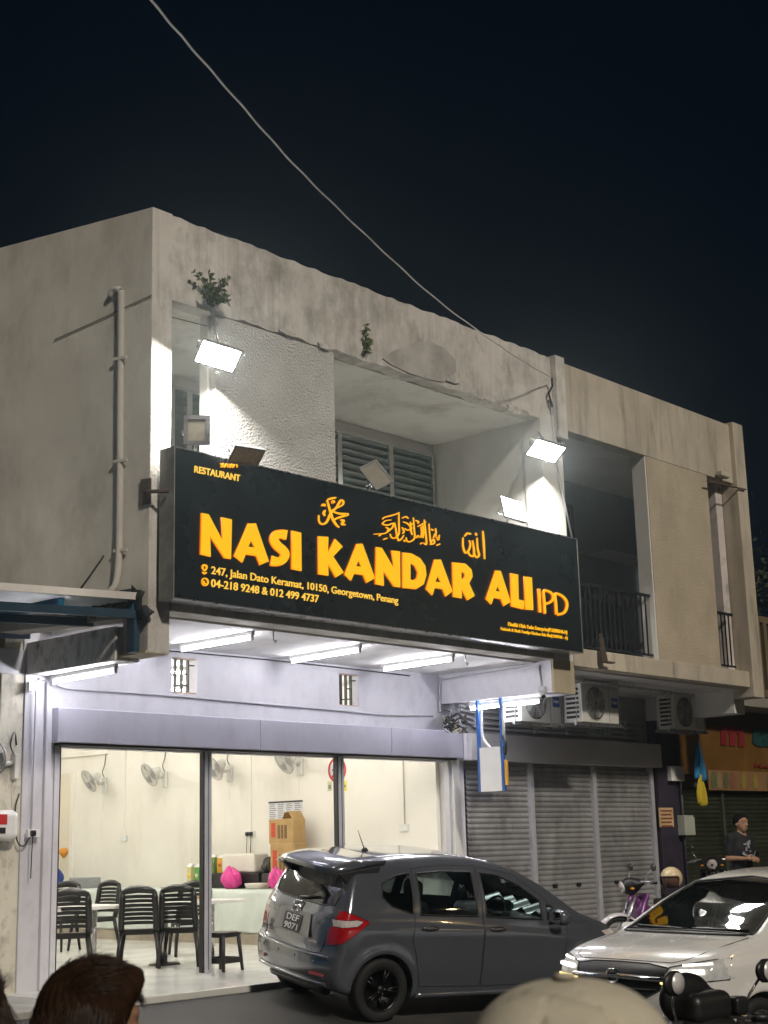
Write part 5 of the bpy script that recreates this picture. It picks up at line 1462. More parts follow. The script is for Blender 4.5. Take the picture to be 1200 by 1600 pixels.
for y in (-.34, -.11, .11, .34):
    p = BD.endp(y*1.5, .53, False, .003); MB().cyl(p, (p[0]-.004, p[1], p[2]), .012, n=10).build('parking_sensor', gp, G, local=True)
# bumper ledge, lower lip, diffuser
ln = [BD.endp(y, .585, False, .006) for y in np.linspace(-.70, .70, 22)]
MB().tube(ln, .016, 6).build('bumper_step', gp, G, local=True)
MB().tube([BD.endp(y, .335, False, .010) for y in np.linspace(-.66, .66, 22)], .02, 6).build('bumper_lip', gp, G, local=True)
MB().tube([BD.endp(y, .27, False, -.03) for y in np.linspace(-.52, .52, 16)], .06, 8).build('diffuser', black, G, local=True)
MB().tube([BD.endp(y, .745, False, .004) for y in np.linspace(-.30, .30, 10)], .009, 6).build('tailgate_trim', chrome, G, local=True)
# seams of the tailgate
MB().tube([BD.endp(y, .625-.02*(abs(y) < .5), False, .0005) for y in np.linspace(-.56, .56, 18)], .004, 5).build('seam', alud, G, local=True)
for sg in (-1, 1): MB().tube([BD.endp(sg*y, z, False, .0005) for y, z in ((.56, .625), (.585, .72), (.58, .80), (.575, 1.0))], .004, 5).build('seam', alud, G, local=True)
# plate, emblem, badge
def rear_plane(y0, z0):
    p = np.array(BD.endp(y0, z0, False, .008)); q = np.array(BD.endp(y0, z0+.1, False, .008)); n_ = np.array((-(q[2]-p[2]), 0, q[0]-p[0])); n_ /= np.linalg.norm(n_); upv = (q-p)/np.linalg.norm(q-p)
    if n_[0] > 0: n_ = -n_
    return p, upv, n_
p, uv, nn_ = rear_plane(0, .815)
RP = lambda y, v, d=0: tuple(p+np.array((0, -y, 0))+uv*v+nn_*d)     # y to the viewer's right
plt = MB().add([RP(-.17, -.085), RP(.17, -.085), RP(.17, .085), RP(-.17, .085), RP(-.17, -.085, .008), RP(.17, -.085, .008), RP(.17, .085, .008), RP(-.17, .085, .008)], [(0, 3, 2, 1), (4, 5, 6, 7), (0, 1, 5, 4), (1, 2, 6, 5), (2, 3, 7, 6), (3, 0, 4, 7)]).build('number_plate', black, G, local=True)
lettering('lettering', 'DEF', wht, plt, lambda u, v, d: RP(-.12+.24*u, .012+.06*v, .010+d), .002, .01, local=True)
lettering('lettering', '9071', wht, plt, lambda u, v, d: RP(-.13+.26*u, -.07+.06*v, .010+d), .002, .01, local=True)
fr_ = [RP(a, b, -.004) for a, b in ((-.36, -.10), (.36, -.10), (.30, .12), (-.30, .12))]
MB().add(fr_+[tuple(np.array(q)+nn_*.005) for q in fr_], [(4, 5, 6, 7), (0, 4, 7, 3), (1, 2, 6, 5), (2, 3, 7, 6), (0, 1, 5, 4)]).build('plate_recess', mat('grey_recess', (.16, .165, .18), .3, .5, var=0, coat=.5), G, local=True)
p2, uv2, nn2 = rear_plane(0, .965)
E_ = lambda y, v, d=0: tuple(p2+np.array((0, -y, 0))+uv2*v+nn2*d)
em = MB()
for P in ([(-.045, -.045), (-.052, .045)], [(.045, -.045), (.052, .045)], [(-.047, 0), (.047, 0)]): em.tube([E_(a, b, .014) for a, b in P], .009, 6)
em.tube([E_(a, b, .010) for a, b in ((-.062, -.055), (-.07, .055), (.07, .055), (.062, -.055))], .007, 6, closed=True)
em.build('emblem', chrome, G, local=True)
lettering('badge', 'i-VTEC', chrome, G, lambda u, v, d: BD.endp(-(.34+.15*u), .685+.022*v, False, .003+d), .002, .01, local=True)
# spoiler with dark fins, antenna, wiper
sp_ = MB(); prof = [(.02, 1.37), (.10, 1.435), (.30, 1.485), (.62, 1.512), (.60, 1.47), (.34, 1.425), (.12, 1.385)]
def spf(u, v, d): return (u+.10*(abs(d)/.58)**3, d, v-.035*(abs(d)/.58)**3)
nseg = 14
vs = []
for i in range(nseg+1):
    d = -.58+1.16*i/nseg; vs += [spf(a, b, d) for a, b in prof]
fs = [(i*7+k, i*7+(k+1) % 7, (i+1)*7+(k+1) % 7, (i+1)*7+k) for i in range(nseg) for k in range(7)]+[tuple(range(6, -1, -1)), tuple(nseg*7+k for k in range(7))]
sp_.add(vs, fs, True); so = sp_.build('roof_spoiler', gp, G, local=True)
for sg in (-1, 1):
    MB().prism([(.08, 1.37), (.56, 1.45), (.52, 1.25), (.42, 1.16), (.22, 1.25)], lambda u, v, d: (u+.08, sg*d, v-.02), .52, .605).build('spoiler_fin', black, so, local=True, bevel=.01)
MB().obox((.10, 0, 1.41), (.01, .34, .018), (1, 0, .5)).build('brake_light', red, so, local=True)
at_ = BD.topp(.82, 0)
MB().lathe([(0, .03), (.02, .026), (.04, .0), (0, 0)], at_, n=14).build('antenna_base', black, G, local=True)
MB().tube([at_, (at_[0]-.10, 0, at_[2]+.20)], [.007, .003], 6).build('antenna', black, G, local=True)
MB().tube([BD.endp(.02, 1.05, False, .02), BD.endp(-.34, 1.10, False, .02)], .010, 5).build('rear_wiper', black, G, local=True)
interior(G, ((1.25, -.37), (1.25, .37), (.62, -.36), (.62, .36)), 2.45, -.37, mat('pale_dash', (.38, .40, .40), .6, var=.15), 2.20)
o = MB().grid(lambda u, v: (2.62+.25*v, -.62+1.2*u, .94+.06*v+.03*math.sin(u*30)), 40, 4).build('sun_shade', mat('silver_shade', (.6, .62, .62), .3, .6, var=.2), G, local=True)
MB().obox((2.50, -.05, .96), (.16, .32, .07), (1, .5, .1)).build('green_cloth', mat('green_cloth', (.02, .35, .14), .8, var=.2), G, local=True, bevel=.02)
MB().obox((2.40, -.22, 1.00), (.12, .24, .09), (1, .4, .1)).build('dark_cloth', mat('dark_cloth', (.05, .06, .06), .9, var=.2), G, local=True, bevel=.03)

# ---------------------------------------------------------------- the white hatchback
hw_ = Vector((-1, .20, 0)).normalized(); lw = Vector((0, 0, 1)).cross(hw_)
emb = Vector(at(958, 1530, 2, .55))
ow = emb-hw_*3.87; ow.z = -.17
M2 = Matrix(((hw_.x, lw.x, 0, ow.x), (hw_.y, lw.y, 0, ow.y), (0, 0, 1, ow.z), (0, 0, 0, 1)))
Wc = thing('hatchback_car', 'white hatchback with lit headlamps and chrome grille bar facing out of the street', 'car', mtx=M2)
side = [(.14, .26), (.03, .34), (.0, .5), (.01, .64), (.05, .80), (.10, 1.0), (.20, 1.22), (.34, 1.40), (.5, 1.455), (.9, 1.50), (1.4, 1.515), (1.85, 1.495), (2.2, 1.43), (2.55, 1.28), (2.85, 1.12), (3.05, 1.03), (3.3, .985), (3.55, .94), (3.72, .885), (3.82, .80), (3.865, .68), (3.895, .54), (3.885, .36), (3.83, .24), (3.6, .19), (2.6, .19), (1.4, .19), (.5, .22)]
wx = [(-.1, .77), (.1, .80), (.4, .84), (.8, .862), (1.4, .866), (2.2, .866), (2.8, .862), (3.2, .85), (3.5, .83), (3.75, .78), (3.95, .72)]
sz = [(.1, .93), (.3, .975), (.5, .998), (.75, 1.0), (.90, .985), (1.0, .945), (1.08, .90), (1.2, .83), (1.34, .735), (1.42, .665), (1.5, .56), (1.6, .43)]
BW = Body(side, wx, sz, (.63, 3.13), .29, .33, 3.895, 1.735, .12, .22, crease=((0, 1.0, 2.0, 3.0), (.92, .90, .88, .86)), k=.05)
wp = mat('white_car_paint', (.80, .79, .77), .25, 0, var=.02, vs=3, coat=1.0)
lampm = mat('lit_headlamp', (.9, .9, .88), .1, var=0, emit=1.6, ecol=(1, .93, .75))
wsw = [(0, 1.045), (.45, 1.04), (.70, 1.03), (.655, 1.15), (.60, 1.27), (.53, 1.41), (0, 1.45)]
head = [(.44, .735), (.62, .715), (.84, .735), (.90, .80), (.88, .90), (.70, .865), (.50, .825)]
grille = [(0, .60), (.34, .60), (.46, .66), (.47, .745), (.50, .82), (.30, .845), (0, .85)]
low = [(0, .27), (.50, .27), (.60, .36), (.52, .47), (0, .49)]
fw_ = [(1.85, .985), (2.50, .95), (2.50, 1.11), (2.26, 1.265), (2.02, 1.35), (1.86, 1.365)]
rw_ = [(1.02, 1.0), (1.75, .985), (1.765, 1.37), (1.4, 1.375), (1.05, 1.345)]
tw_ = [(2.57, .95), (2.86, .94), (2.57, 1.09)]
hood = [(3.2, .90), (3.7, .82), (3.9, .85), (3.9, 1.1), (3.0, 1.1)]
parts = [('side_window', dgl, 'S', fw_, None, .010), ('side_window', dgl, 'S', rw_, None, .010), ('quarter_window', dgl, 'S', tw_, None, .007),
         ('windscreen', glass('tinted_screen', (.55, .68, .72), 0, .30), 'F', wsw, None, .011), ('rear_window', dgl, 'R', rearw, None, .008),
         ('headlight', mat('lit_lamp_glass', (.45, .45, .45), .15, var=.25, vs=14, coat=1, emit=.05, ecol=(1, .95, .85)), 'F', head, lambda c, n: (c[:, 0] > 3.2) & (n[:, 2] < .9), .006), ('grille', black, 'F', grille, lambda c, n: c[:, 0] > 3.3, .006), ('lower_intake', black, 'F', low, lambda c, n: c[:, 0] > 3.3, .005),
         ('door', wp, 'S', [(1.80, .30), (2.75, .30), (2.83, .62), (2.85, .93), (2.5, 1.19), (2.2, 1.38), (1.82, 1.44)], lambda c, n: np.abs(c[:, 1]) > .35, .0035),
         ('door', wp, 'S', [(1.0, .34), (1.79, .30), (1.81, 1.44), (1.0, 1.40), (.95, .8)], lambda c, n: np.abs(c[:, 1]) > .35, .0035)]
build_body(Wc, BW, wp, parts)
for xa in (.63, 3.13):
    for sg in (-1, 1): wheel(Wc, xa, sg*.75, .29, .185, .20, 5, mat('grey_alloy', (.35, .35, .36), .3, .9, var=.05), sg)
MB().tube([BW.endp(y, .745-.02*abs(y), True, .012) for y in np.linspace(-.50, .50, 22)], .022, 6).build('grille_bar', chrome, Wc, local=True)
MB().tube([BW.endp(y, .66, True, .004) for y in np.linspace(-.42, .42, 16)], .006, 5).build('grille_slat', black, Wc, local=True)
p = np.array(BW.endp(0, .745, True, .03)); ring = [tuple(p+np.array((0, .062*math.cos(a), .052*math.sin(a)))) for a in np.linspace(0, 2*PI, 25)[:-1]]
em = MB().tube(ring, .011, 6, closed=True).tube([tuple(p+np.array((0, .06*math.cos(a), .05*math.sin(a)))) for a in (2.6, .9, -.4)], .009, 5).tube([tuple(p+np.array((0, .05*math.cos(a), .045*math.sin(a)))) for a in (3.9, 5.0, 5.8)], .008, 5)
em.build('emblem', chrome, Wc, local=True)
MB().lathe([(0, .012), (.055, .006), (.06, -.01), (0, -.01)], tuple(p-np.array((.012, 0, 0))), (1, 0, 0), 24).build('emblem_disc', mat('emblem_grey', (.2, .2, .22), .2, .8), Wc, local=True)
for sg in (-1, 1):
    # light units inside the headlamp: projector strip and lower daytime strip
    MB().tube([BW.endp(sg*y, .79+.035*(y-.5), True, .006) for y in np.linspace(.54, .78, 10)], .018, 6).build('lamp_strip', lampm, Wc, local=True)
    MB().tube([BW.endp(sg*y, .835+.07*(y-.5), True, .004) for y in np.linspace(.60, .80, 8)], .008, 6).build('lamp_strip', lampm, Wc, local=True)
    MB().tube([BW.endp(sg*y, .715+.02*(y-.5), True, .006) for y in np.linspace(.46, .78, 12)], .012, 6).build('day_light', mat('warm_strip', (.9, .8, .5), .2, var=0, emit=.9, ecol=(1, .72, .25)), Wc, local=True)
    p = np.array(BW.side(2.70, 1.0, sg, .10))
    def mf(P, p=p): return rbox_d(P, p, (.075, .115, .075), .06)
    mo = sdf_obj('wing_mirror', mf, p-.2, p+.2, .014, wp, Wc)
    MB().tube([BW.side(2.72, .97, sg, -.02), tuple(p)], .025, 6).build('mirror_stalk', black, mo, local=True)
    p = BW.side(1.98, .88, sg, .012)
    def hf(P, p=p): return ell_d(P, p, (.10, .02, .022))
    sdf_obj('door_handle', hf, np.array(p)-.12, np.array(p)+.12, .012, chrome, Wc)
    MB().tube([BW.topp(x, sg*y, .0005) for x, y in ((3.72, .50), (3.66, .60), (3.55, .66), (3.3, .70), (3.08, .72))], .004, 5).build('seam', alud, Wc, local=True)
    MB().tube([BW.endp(sg*y, 1.06, True, .012) for y in np.linspace(.05, .62, 8)] if sg > 0 else [BW.endp(sg*y, 1.055+.02*y, True, .012) for y in np.linspace(.0, .6, 8)], .011, 5).build('wiper', black, Wc, local=True)
MB().tube([BW.endp(y, .862-.03*abs(y)**2, True, .0005) for y in np.linspace(-.5, .5, 20)], .004, 5).build('seam', alud, Wc, local=True)
MB().tube([BW.endp(y, 1.025, True, .004) for y in np.linspace(-.66, .66, 18)], .018, 6).build('cowl_panel', black, Wc, local=True)
interior(Wc, ((1.3, -.37), (1.3, .37), (.65, -.36), (.65, .36)), 2.48, -.37, mat('dark_dash', (.03, .03, .03), .6), 2.22)
# ================================================================ MOTORCYCLES
def motorcycle(label, loc, ang, paint, front, rack=False, s=1.0, grp=None, visor=False):
    t = thing('motorcycle', label, 'motorcycle', loc, R(ang), grp)
    ORG[t] = Vector((0, 0, 0)); t.scale = (s, s, s)
    for x in (.63, -.60):
        w_ = MB().lathe([(.235, -.03), (.27, -.042), (.292, -.02), (.297, 0), (.292, .02), (.27, .042), (.235, .03)], (x, 0, .297), (0, 1, 0), 36, closed=True).build('wheel', tyre_m, t, local=True)
        MB().lathe([(.238, -.025), (.225, -.01), (.225, .01), (.238, .025)], (x, 0, .297), (0, 1, 0), 36, closed=True).build('rim', steel, w_, local=True)
        hb = MB().cyl((x, -.06, .297), (x, .06, .297), .05)
        for k in range(10):
            a = 2*PI*k/10; hb.tube([(x+.04*math.cos(a), 0, .297+.04*math.sin(a)), (x+.23*math.cos(a+.3), 0, .297+.23*math.sin(a+.3))], .004, 4)
        hb.build('spokes', steel, w_, local=True)
    def bodyf(P):
        d = cap_d(P, (.40, 0, .80), (.12, 0, .52), .07, .09); d = smin(d, cap_d(P, (.12, 0, .52), (-.35, 0, .62), .09, .10), .08)
        d = smin(d, cap_d(P, (-.2, 0, .63), (-.72, 0, .74), .11, .06), .08)
        leg = rbox_d(P@np.array(((1, 0, 0), (0, 1, 0), (.35, 0, 1))), (.58, 0, .62), (.025, .20-.0, .25), .02)
        leg = np.maximum(leg, np.abs(P[:, 1])-.10-.22*np.clip((P[:, 2]-.25)/.4, 0, .55))
        return smin(d, leg, .04)
    sdf_obj('body', bodyf, (-.9, -.35, .25), (.75, .35, 1.0), .022, paint, t)
    sdf_obj('seat', lambda P: smin(rbox_d(P, (-.18, 0, .75), (.26, .12, .045), .04), rbox_d(P, (-.52, 0, .79), (.18, .11, .04), .04), .04), (-.8, -.2, .65), (.2, .2, .9), .02, black, t)
    sdf_obj('headlamp_cowl', lambda P: smin(ell_d(P, (.44, 0, .96), (.13, .12, .11)), ell_d(P, (.36, 0, .99), (.08, .20, .05)), .06), (.2, -.3, .8), (.65, .3, 1.12), .018, black, t)
    MB().lathe([(0, .012), (.05, .010), (.08, 0), (0, -.01)], (.555, 0, .945), (.95, 0, -.25), 20).build('headlamp', clearl, t, local=True)
    for sg in (-1, 1):
        MB().tube([(.40, sg*.075, .86), (.52, sg*.075, .58), (.63, sg*.07, .297)], [.022, .022, .028], 8).build('fork', steel, t, local=True)
        hb = MB().tube([(.38, 0, .98), (.36, sg*.16, 1.02), (.27, sg*.36, 1.0)], .012, 6).build('handlebar', steel, t, local=True)
        MB().cyl((.295, sg*.26, 1.007), (.26, sg*.385, .998), .018).build('grip', black, hb, local=True)
        MB().tube([(.34, sg*.22, 1.0), (.36, sg*.30, .985), (.33, sg*.38, .985)], .007, 5).build('lever', steel, hb, local=True)
        MB().tube([(.33, sg*.22, 1.02), (.31, sg*.27, 1.10), (.27, sg*.30, 1.17)], .006, 5).build('mirror_stalk', steel, t, local=True)
        mr_ = sdf_obj('mirror', lambda P, sg=sg: ell_d(P, (.258, sg*.32, 1.19), (.020, .070, .050)), (.15, min(sg*.2, sg*.45), 1.1), (.4, max(sg*.2, sg*.45), 1.3), .012, black, t)
        MB().lathe([(0, 0), (.040, 0), (.040, -.003), (0, -.003)], (.240, sg*.32, 1.19), (1, 0, 0), 20).build('mirror_glass', mat('painted_mirror_reflection', (.80, .80, .80), .35, .25, var=0), mr_, local=True)  # pale base colour stands in for bright reflections in the glass
        MB().tube([(-.48, sg*.13, .58), (-.60, sg*.12, .30)], [.03, .025], 8).build('shock_absorber', steel, t, local=True)
        sdf_obj('indicator', lambda P, sg=sg: ell_d(P, (.48, sg*.15, .93), (.028, .028, .018)), (.4, min(sg*.08, sg*.22), .87), (.6, max(sg*.08, sg*.22), .99), .012, mat('amber_lamp', (.6, .25, .02), .2), t)
    def fend(a0, a1, cx):
        P = [(cx+.33*math.cos(a), 0, .297+.33*math.sin(a)) for a in np.linspace(a0, a1, 12)]; vs = []
        for p in P:
            dx, dz = (p[0]-cx)/.33, (p[2]-.297)/.33
            for y, k in ((-.065, -.03), (-.045, 0), (0, .01), (.045, 0), (.065, -.03)): vs.append((p[0]+dx*k, y, p[2]+dz*k))
        return MB().add(vs, [(i*5+j, i*5+j+1, i*5+6+j, i*5+5+j) for i in range(11) for j in range(4)], True)
    fend(.35, 2.6, .63).build('front_fender', front, t, local=True, solid=.004)
    fend(.9, 2.9, -.60).build('rear_fender', black, t, local=True, solid=.004)
    sdf_obj('engine', lambda P: smin(rbox_d(P, (.02, 0, .36), (.17, .11, .11), .04), cap_d(P, (.12, 0, .38), (.32, 0, .42), .07, .065), .03), (-.25, -.2, .2), (.45, .2, .55), .022, mat('engine_alloy', (.25, .25, .25), .45, .7, var=.2), t)
    MB().tube(smooth([(.30, -.06, .36), (.22, -.12, .24), (-.1, -.15, .25), (-.7, -.17, .38)], 5), [.018]*9+[.035]*7 if False else .026, 8).build('exhaust', steel, t, local=True)
    MB().tube([(-.02, .10, .25), (-.08, .20, .0)], .010, 5).build('side_stand', steel, t, local=True)
    sdf_obj('tail_lamp', lambda P: ell_d(P, (-.80, 0, .73), (.05, .09, .05)), (-.9, -.15, .65), (-.7, .15, .82), .015, red, t)
    if visor:
        sdf_obj('instrument_cluster', lambda P: smin(rbox_d(P, (.36, 0, 1.07), (.07, .13, .06), .04), ell_d(P, (.44, 0, 1.10), (.06, .16, .10)), .04), (.2, -.25, .95), (.6, .25, 1.25), .018, black, t)
        sdf_obj('brake_reservoir', lambda P: rbox_d(P, (.33, -.20, 1.06), (.035, .045, .035), .015), (.25, -.3, 1.0), (.42, -.1, 1.13), .012, black, t)
    if rack:
        for p0, p1 in (((.62, -.10, .62), (.62, .10, .62)), ((.60, -.10, .62), (.35, -.12, .60)), ((.60, .10, .62), (.35, .12, .60))): MB().tube([p0, p1], .008, 5).build('rack', steel, t, local=True)
    return t
q = at(990, 1370, 1, 10.75)
h1 = R(150)
motorcycle('purple motorcycle with white front fender parked before the grey shutters', (q[0]-.38*math.cos(h1), q[1]-.38*math.sin(h1), road_z(q[1]-.38*math.sin(h1))), 150, mat('purple_paint', (.20, .05, .22), .2, .2, var=.05, coat=1), mat('white_fairing', (.62, .60, .62), .25, var=.04, coat=1))
q2 = at(1098, 1325, 1, 12.2)
motorcycle('black motorcycle with round mirror parked on the walkway by the purple pillar', (q2[0]+.25, q2[1], .262), -150, mat('black_paint', (.012, .012, .014), .2, .2, var=.05, coat=1), mat('black_paint', (.012, .012, .014), .2))
q3 = at(1128, 1556, 2, .98)
h3 = R(86)
motorcycle('black motorcycle with bright mirrors standing in front of the white car', (q3[0]-.27*math.cos(h3), q3[1]-.27*math.sin(h3), -.17), 86, mat('black_paint', (.012, .012, .014), .2), mat('black_paint', (.012, .012, .014), .2), visor=True, s=1.03)
# helmet on the purple motorcycle's seat
hp = Vector((q[0]-.38*math.cos(h1), q[1]-.38*math.sin(h1), road_z(q[1]-.38*math.sin(h1))))+Vector((math.cos(h1)*-.16, math.sin(h1)*-.16, 1.02))
ht = thing('helmet', 'cream open-face helmet resting on the purple motorcycle seat', 'helmet', tuple(hp))
def hf(P):
    d = ell_d(P, (0, 0, .02), (.155, .14, .145))
    d = smax(d, -ell_d(P, (0, 0, .0), (.135, .12, .125)), .01)
    return smax(smax(d, -rbox_d(P, (-.16, 0, -.06), (.14, .2, .10), .04), .02), -.11-P[:, 2], .01)
sdf_obj('shell', hf, (-.2, -.2, -.2), (.2, .2, .2), .012, mat('cream_helmet', (.62, .50, .30), .3, var=.04, coat=.6), ht)
sdf_obj('padding', lambda P: smax(ell_d(P, (.0, 0, .0), (.128, .113, .118)), -.10-P[:, 2], .01), (-.2, -.2, -.15), (.2, .2, .2), .018, mat('brown_padding', (.10, .05, .03), .8), ht)
MB().tube([(-.06, .115, -.06), (-.06, .10, -.16), (-.02, .06, -.19)], .008, 5).build('strap', mat('brown_padding', (.10, .05, .03), .8), ht, local=True)

# ================================================================ PEOPLE
skin = mat('skin', (.36, .20, .12), .5, var=.08, vs=8)
hairbase = mat('hair_mass', (.028, .014, .007), .85, var=.3, vs=30, spec=.1)
hairm = mat('brown_hair', (.040, .019, .009), .42, var=.3, vs=30)
def head_d(P, c, s=1.0):
    q = (P-np.array(c))/s
    d = ell_d(q, (-.005, 0, .03), (.098, .078, .098))
    d = smin(d, ell_d(q, (.03, 0, -.045), (.062, .056, .075)), .05)          # jaw
    d = smin(d, cap_d(q, (.088, 0, .02), (.108, 0, -.022), .011, .016), .016)  # nose
    d = smin(d, ell_d(q, (.070, 0, .045), (.030, .055, .016)), .02)           # brow
    for sg in (-1, 1):
        d = smax(d, -ell_d(q, (.100, sg*.033, .018), (.018, .020, .013)), .014)
        d = smin(d, ell_d(q, (.083, sg*.033, .017), (.012, .014, .010)), .004)
        d = smin(d, ell_d(q, (-.008, sg*.080, .0), (.022, .010, .034)), .008)   # ear
    d = smin(d, ell_d(q, (.088, 0, -.058), (.012, .026, .006)), .008)           # lips
    d = smax(d, -ell_d(q, (.103, 0, -.058), (.014, .024, .0025)), .003)
    return d*s
def person(label, loc, ang, H, J, shirt, pants, hair='short', h=.013, hold=None, cap_m=None):
    """J: joint positions for a 1.75 m figure facing +x (z up, y left); returns the Empty"""
    t = thing('person', label, 'person', loc, R(ang)); ORG[t] = Vector((0, 0, 0)); k = H/1.75; t.scale = (k, k, k)
    hc = J.get('head', (.02, 0, 1.60))
    def torso(P, o=0):
        d = ell_d(P, (.0, 0, 1.28), (.115+o, .175+o, .22+o)); d = smin(d, ell_d(P, (0, 0, 1.03), (.105+o, .155+o, .18+o)), .08)
        for sg in (-1, 1): d = smin(d, cap_d(P, (0, sg*.06, 1.43), (0, sg*.175, 1.405), .055+o, .058+o), .05)
        return d
    def legs(P, o=0, cut=0):
        d = ell_d(P, (-.01, 0, .92), (.115+o, .160+o, .13+o))
        for sg, n_ in ((-1, 'r'), (1, 'l')):
            kn, an = J['knee_'+n_], J['ankle_'+n_]
            d = smin(d, cap_d(P, (0, sg*.085, .90), kn, .085+o, .056+o), .04); d = smin(d, cap_d(P, kn, an, .056+o, .038+o*1.2), .02)
        return d
    def arms(P, o=0, upper=False):
        d = np.full(len(P), 9.0)
        for sg, n_ in ((-1, 'r'), (1, 'l')):
            s_, e_, w_ = (0, sg*.185, 1.40), J['elbow_'+n_], J['wrist_'+n_]
            if upper:
                e2 = tuple(np.array(s_)+(np.array(e_)-np.array(s_))*.72); d = np.minimum(d, cap_d(P, s_, e2, .056+o, .050+o)); continue
            d = np.minimum(d, smin(cap_d(P, s_, e_, .050, .039), cap_d(P, e_, w_, .040, .026), .02))
        return d
    def hands(P):
        d = np.full(len(P), 9.0)
        for sg, n_ in ((-1, 'r'), (1, 'l')):
            e_, w_ = np.array(J['elbow_'+n_]), np.array(J['wrist_'+n_]); a = (w_-e_)/np.linalg.norm(w_-e_)
            side_ = np.array(J.get('palm_'+n_, (1, 0, 0)), float); side_ -= a*(side_@a); side_ /= np.linalg.norm(side_); nrm = np.cross(a, side_)*sg
            pc0 = w_+a*.045
            d = smin(d, cap_d(P, w_, w_+a*.075, .024, .030), .015)
            for i, L_ in enumerate((.062, .074, .070, .052)):
                b = w_+a*.085+side_*(.030-.02*i); m1 = b+a*L_*.5+nrm*.004; m2 = m1+(a*.65+nrm*.7)/1.0*L_*.55
                d = smin(d, np.minimum(cap_d(P, b, m1, .0095, .009), cap_d(P, m1, m2, .009, .0075)), .004)
            b = w_+a*.03+side_*.028; m1 = b+(a*.5+side_*.7+nrm*.3)*.038; m2 = m1+(a*.8+side_*.2+nrm*.4)*.03
            d = smin(d, np.minimum(cap_d(P, b, m1, .013, .011), cap_d(P, m1, m2, .011, .009)), .008)
        return d
    def bodyf(P):
        d = torso(P, -.004); d = smin(d, legs(P, -.006), .05); d = smin(d, cap_d(P, (0, 0, 1.42), (hc[0]-.01, hc[1], hc[2]-.08), .056, .050), .03)
        d = smin(d, head_d(P, hc), .015); d = smin(d, arms(P), .02); d = smin(d, hands(P), .01)
        for n_ in 'rl':
            an = np.array(J['ankle_'+n_]); d = smin(d, cap_d(P, an+np.array((0, 0, -.04)), an+np.array((.14, 0, -.055)), .035, .028), .02)
        return d
    sdf_obj('body', bodyf, (-.45, -.5, -.02), (.6, .5, 1.80), h, skin, t, 2)
    def shirtf(P):
        d = smin(torso(P, .012), arms(P, .010, True), .04); d = smax(d, .86-P[:, 2], .01)
        d = smax(d, -cap_d(P, (.03, 0, 1.47), (.05, 0, 1.6), .070, .075), .012)
        return d+.004*np.sin(P[:, 2]*28+P[:, 1]*20)*np.sin(P[:, 0]*25+2)
    sh_ = sdf_obj('shirt', shirtf, (-.4, -.45, .8), (.5, .45, 1.55), h, shirt, t, 2)
    sdf_obj('trousers', lambda P: smax(smax(legs(P, .012), P[:, 2]-1.0, .01), .10-P[:, 2], .01), (-.35, -.4, 0), (.45, .4, 1.05), h*1.3, pants, t, 2)
    for n_ in 'rl':
        an = np.array(J['ankle_'+n_])
        sdf_obj('shoe', lambda P, an=an: smax(smin(cap_d(P, an+np.array((-.03, 0, -.035)), an+np.array((.15, 0, -.05)), .05, .042), ell_d(P, an+np.array((0, 0, -.02)), (.06, .05, .06)), .03), .004-P[:, 2], .006), an-np.array((.15, .12, .12)), an+np.array((.26, .12, .1)), .016, black, t, 2)
    hcx = np.array(hc)
    if hair:
        vol = 1.0 if hair == 'short' else 1.45
        def hairf(P):
            q = P-hcx
            d = ell_d(q, (-.012, 0, .04), (.098+.014*vol, .080+.013*vol, .090+.020*vol))
            if hair == 'quiff': d = smin(d, ell_d(q, (.062, -.01, .098), (.062, .066, .046)), .04)
            a = np.arctan2(q[:, 1], q[:, 0]+.03)
            d = d+.0012*vol*np.sin(a*29+q[:, 2]*60)+.0025*vol*np.sin(q[:, 0]*40+q[:, 1]*30)
            lim = smax(q[:, 0]-(.058 if hair == 'short' else .088 if hair == 'quiff' else .064)-(q[:, 2]-.07)*(.9 if hair != 'quiff' else .55), -.085-q[:, 2], .02)
            return smax(d, lim, .03 if hair == 'quiff' else .012)
        ho = sdf_obj('hair', hairf, hcx-np.array((.2, .16, .12)), hcx+np.array((.2, .16, .24)), .007 if hair == 'quiff' else .012, hairbase, t, 2)
        if hair in ('quiff', 'wild'):
            st_ = MB(); r2 = random.Random(3)
            for _ in range(9000):
                a = r2.uniform(0, 2*PI); e_ = r2.uniform(.05, 1.45)
                n_ = np.array((math.cos(a)*math.cos(e_), math.sin(a)*math.cos(e_), math.sin(e_)))
                rad = np.array((.113, .099, .121))*(r2.uniform(.97, 1.015))
                b = hcx+np.array((-.012, 0, .035))+n_*rad*.96
                if n_[0] > .55 and n_[2] < .45: continue
                flow = np.array((.9, .1*math.sin(a*3), .15)) if n_[2] > .45 else np.array((-.15, .0, -1.0))
                flow = flow-n_*(flow@n_)*.85; flow /= np.linalg.norm(flow)+1e-6
                L_ = r2.uniform(.04, .09)*(.6 if n_[0] > .25 else 1); jw = .085 if hair == 'quiff' else .11; jit = np.array((r2.gauss(0, jw), r2.gauss(0, jw), r2.gauss(0, jw)))
                dv = flow+jit
                P = [b, b+dv*L_*.5+n_*.003, b+dv*L_-n_*(.004 if hair == 'quiff' else -.003)-np.array((0, 0, .004))]
                st_.tube(P, [.0008, .0007, .0003], 3, cap=False)
            st_.build('hair_strands', hairm, ho, local=True)['kind'] = 'stuff'
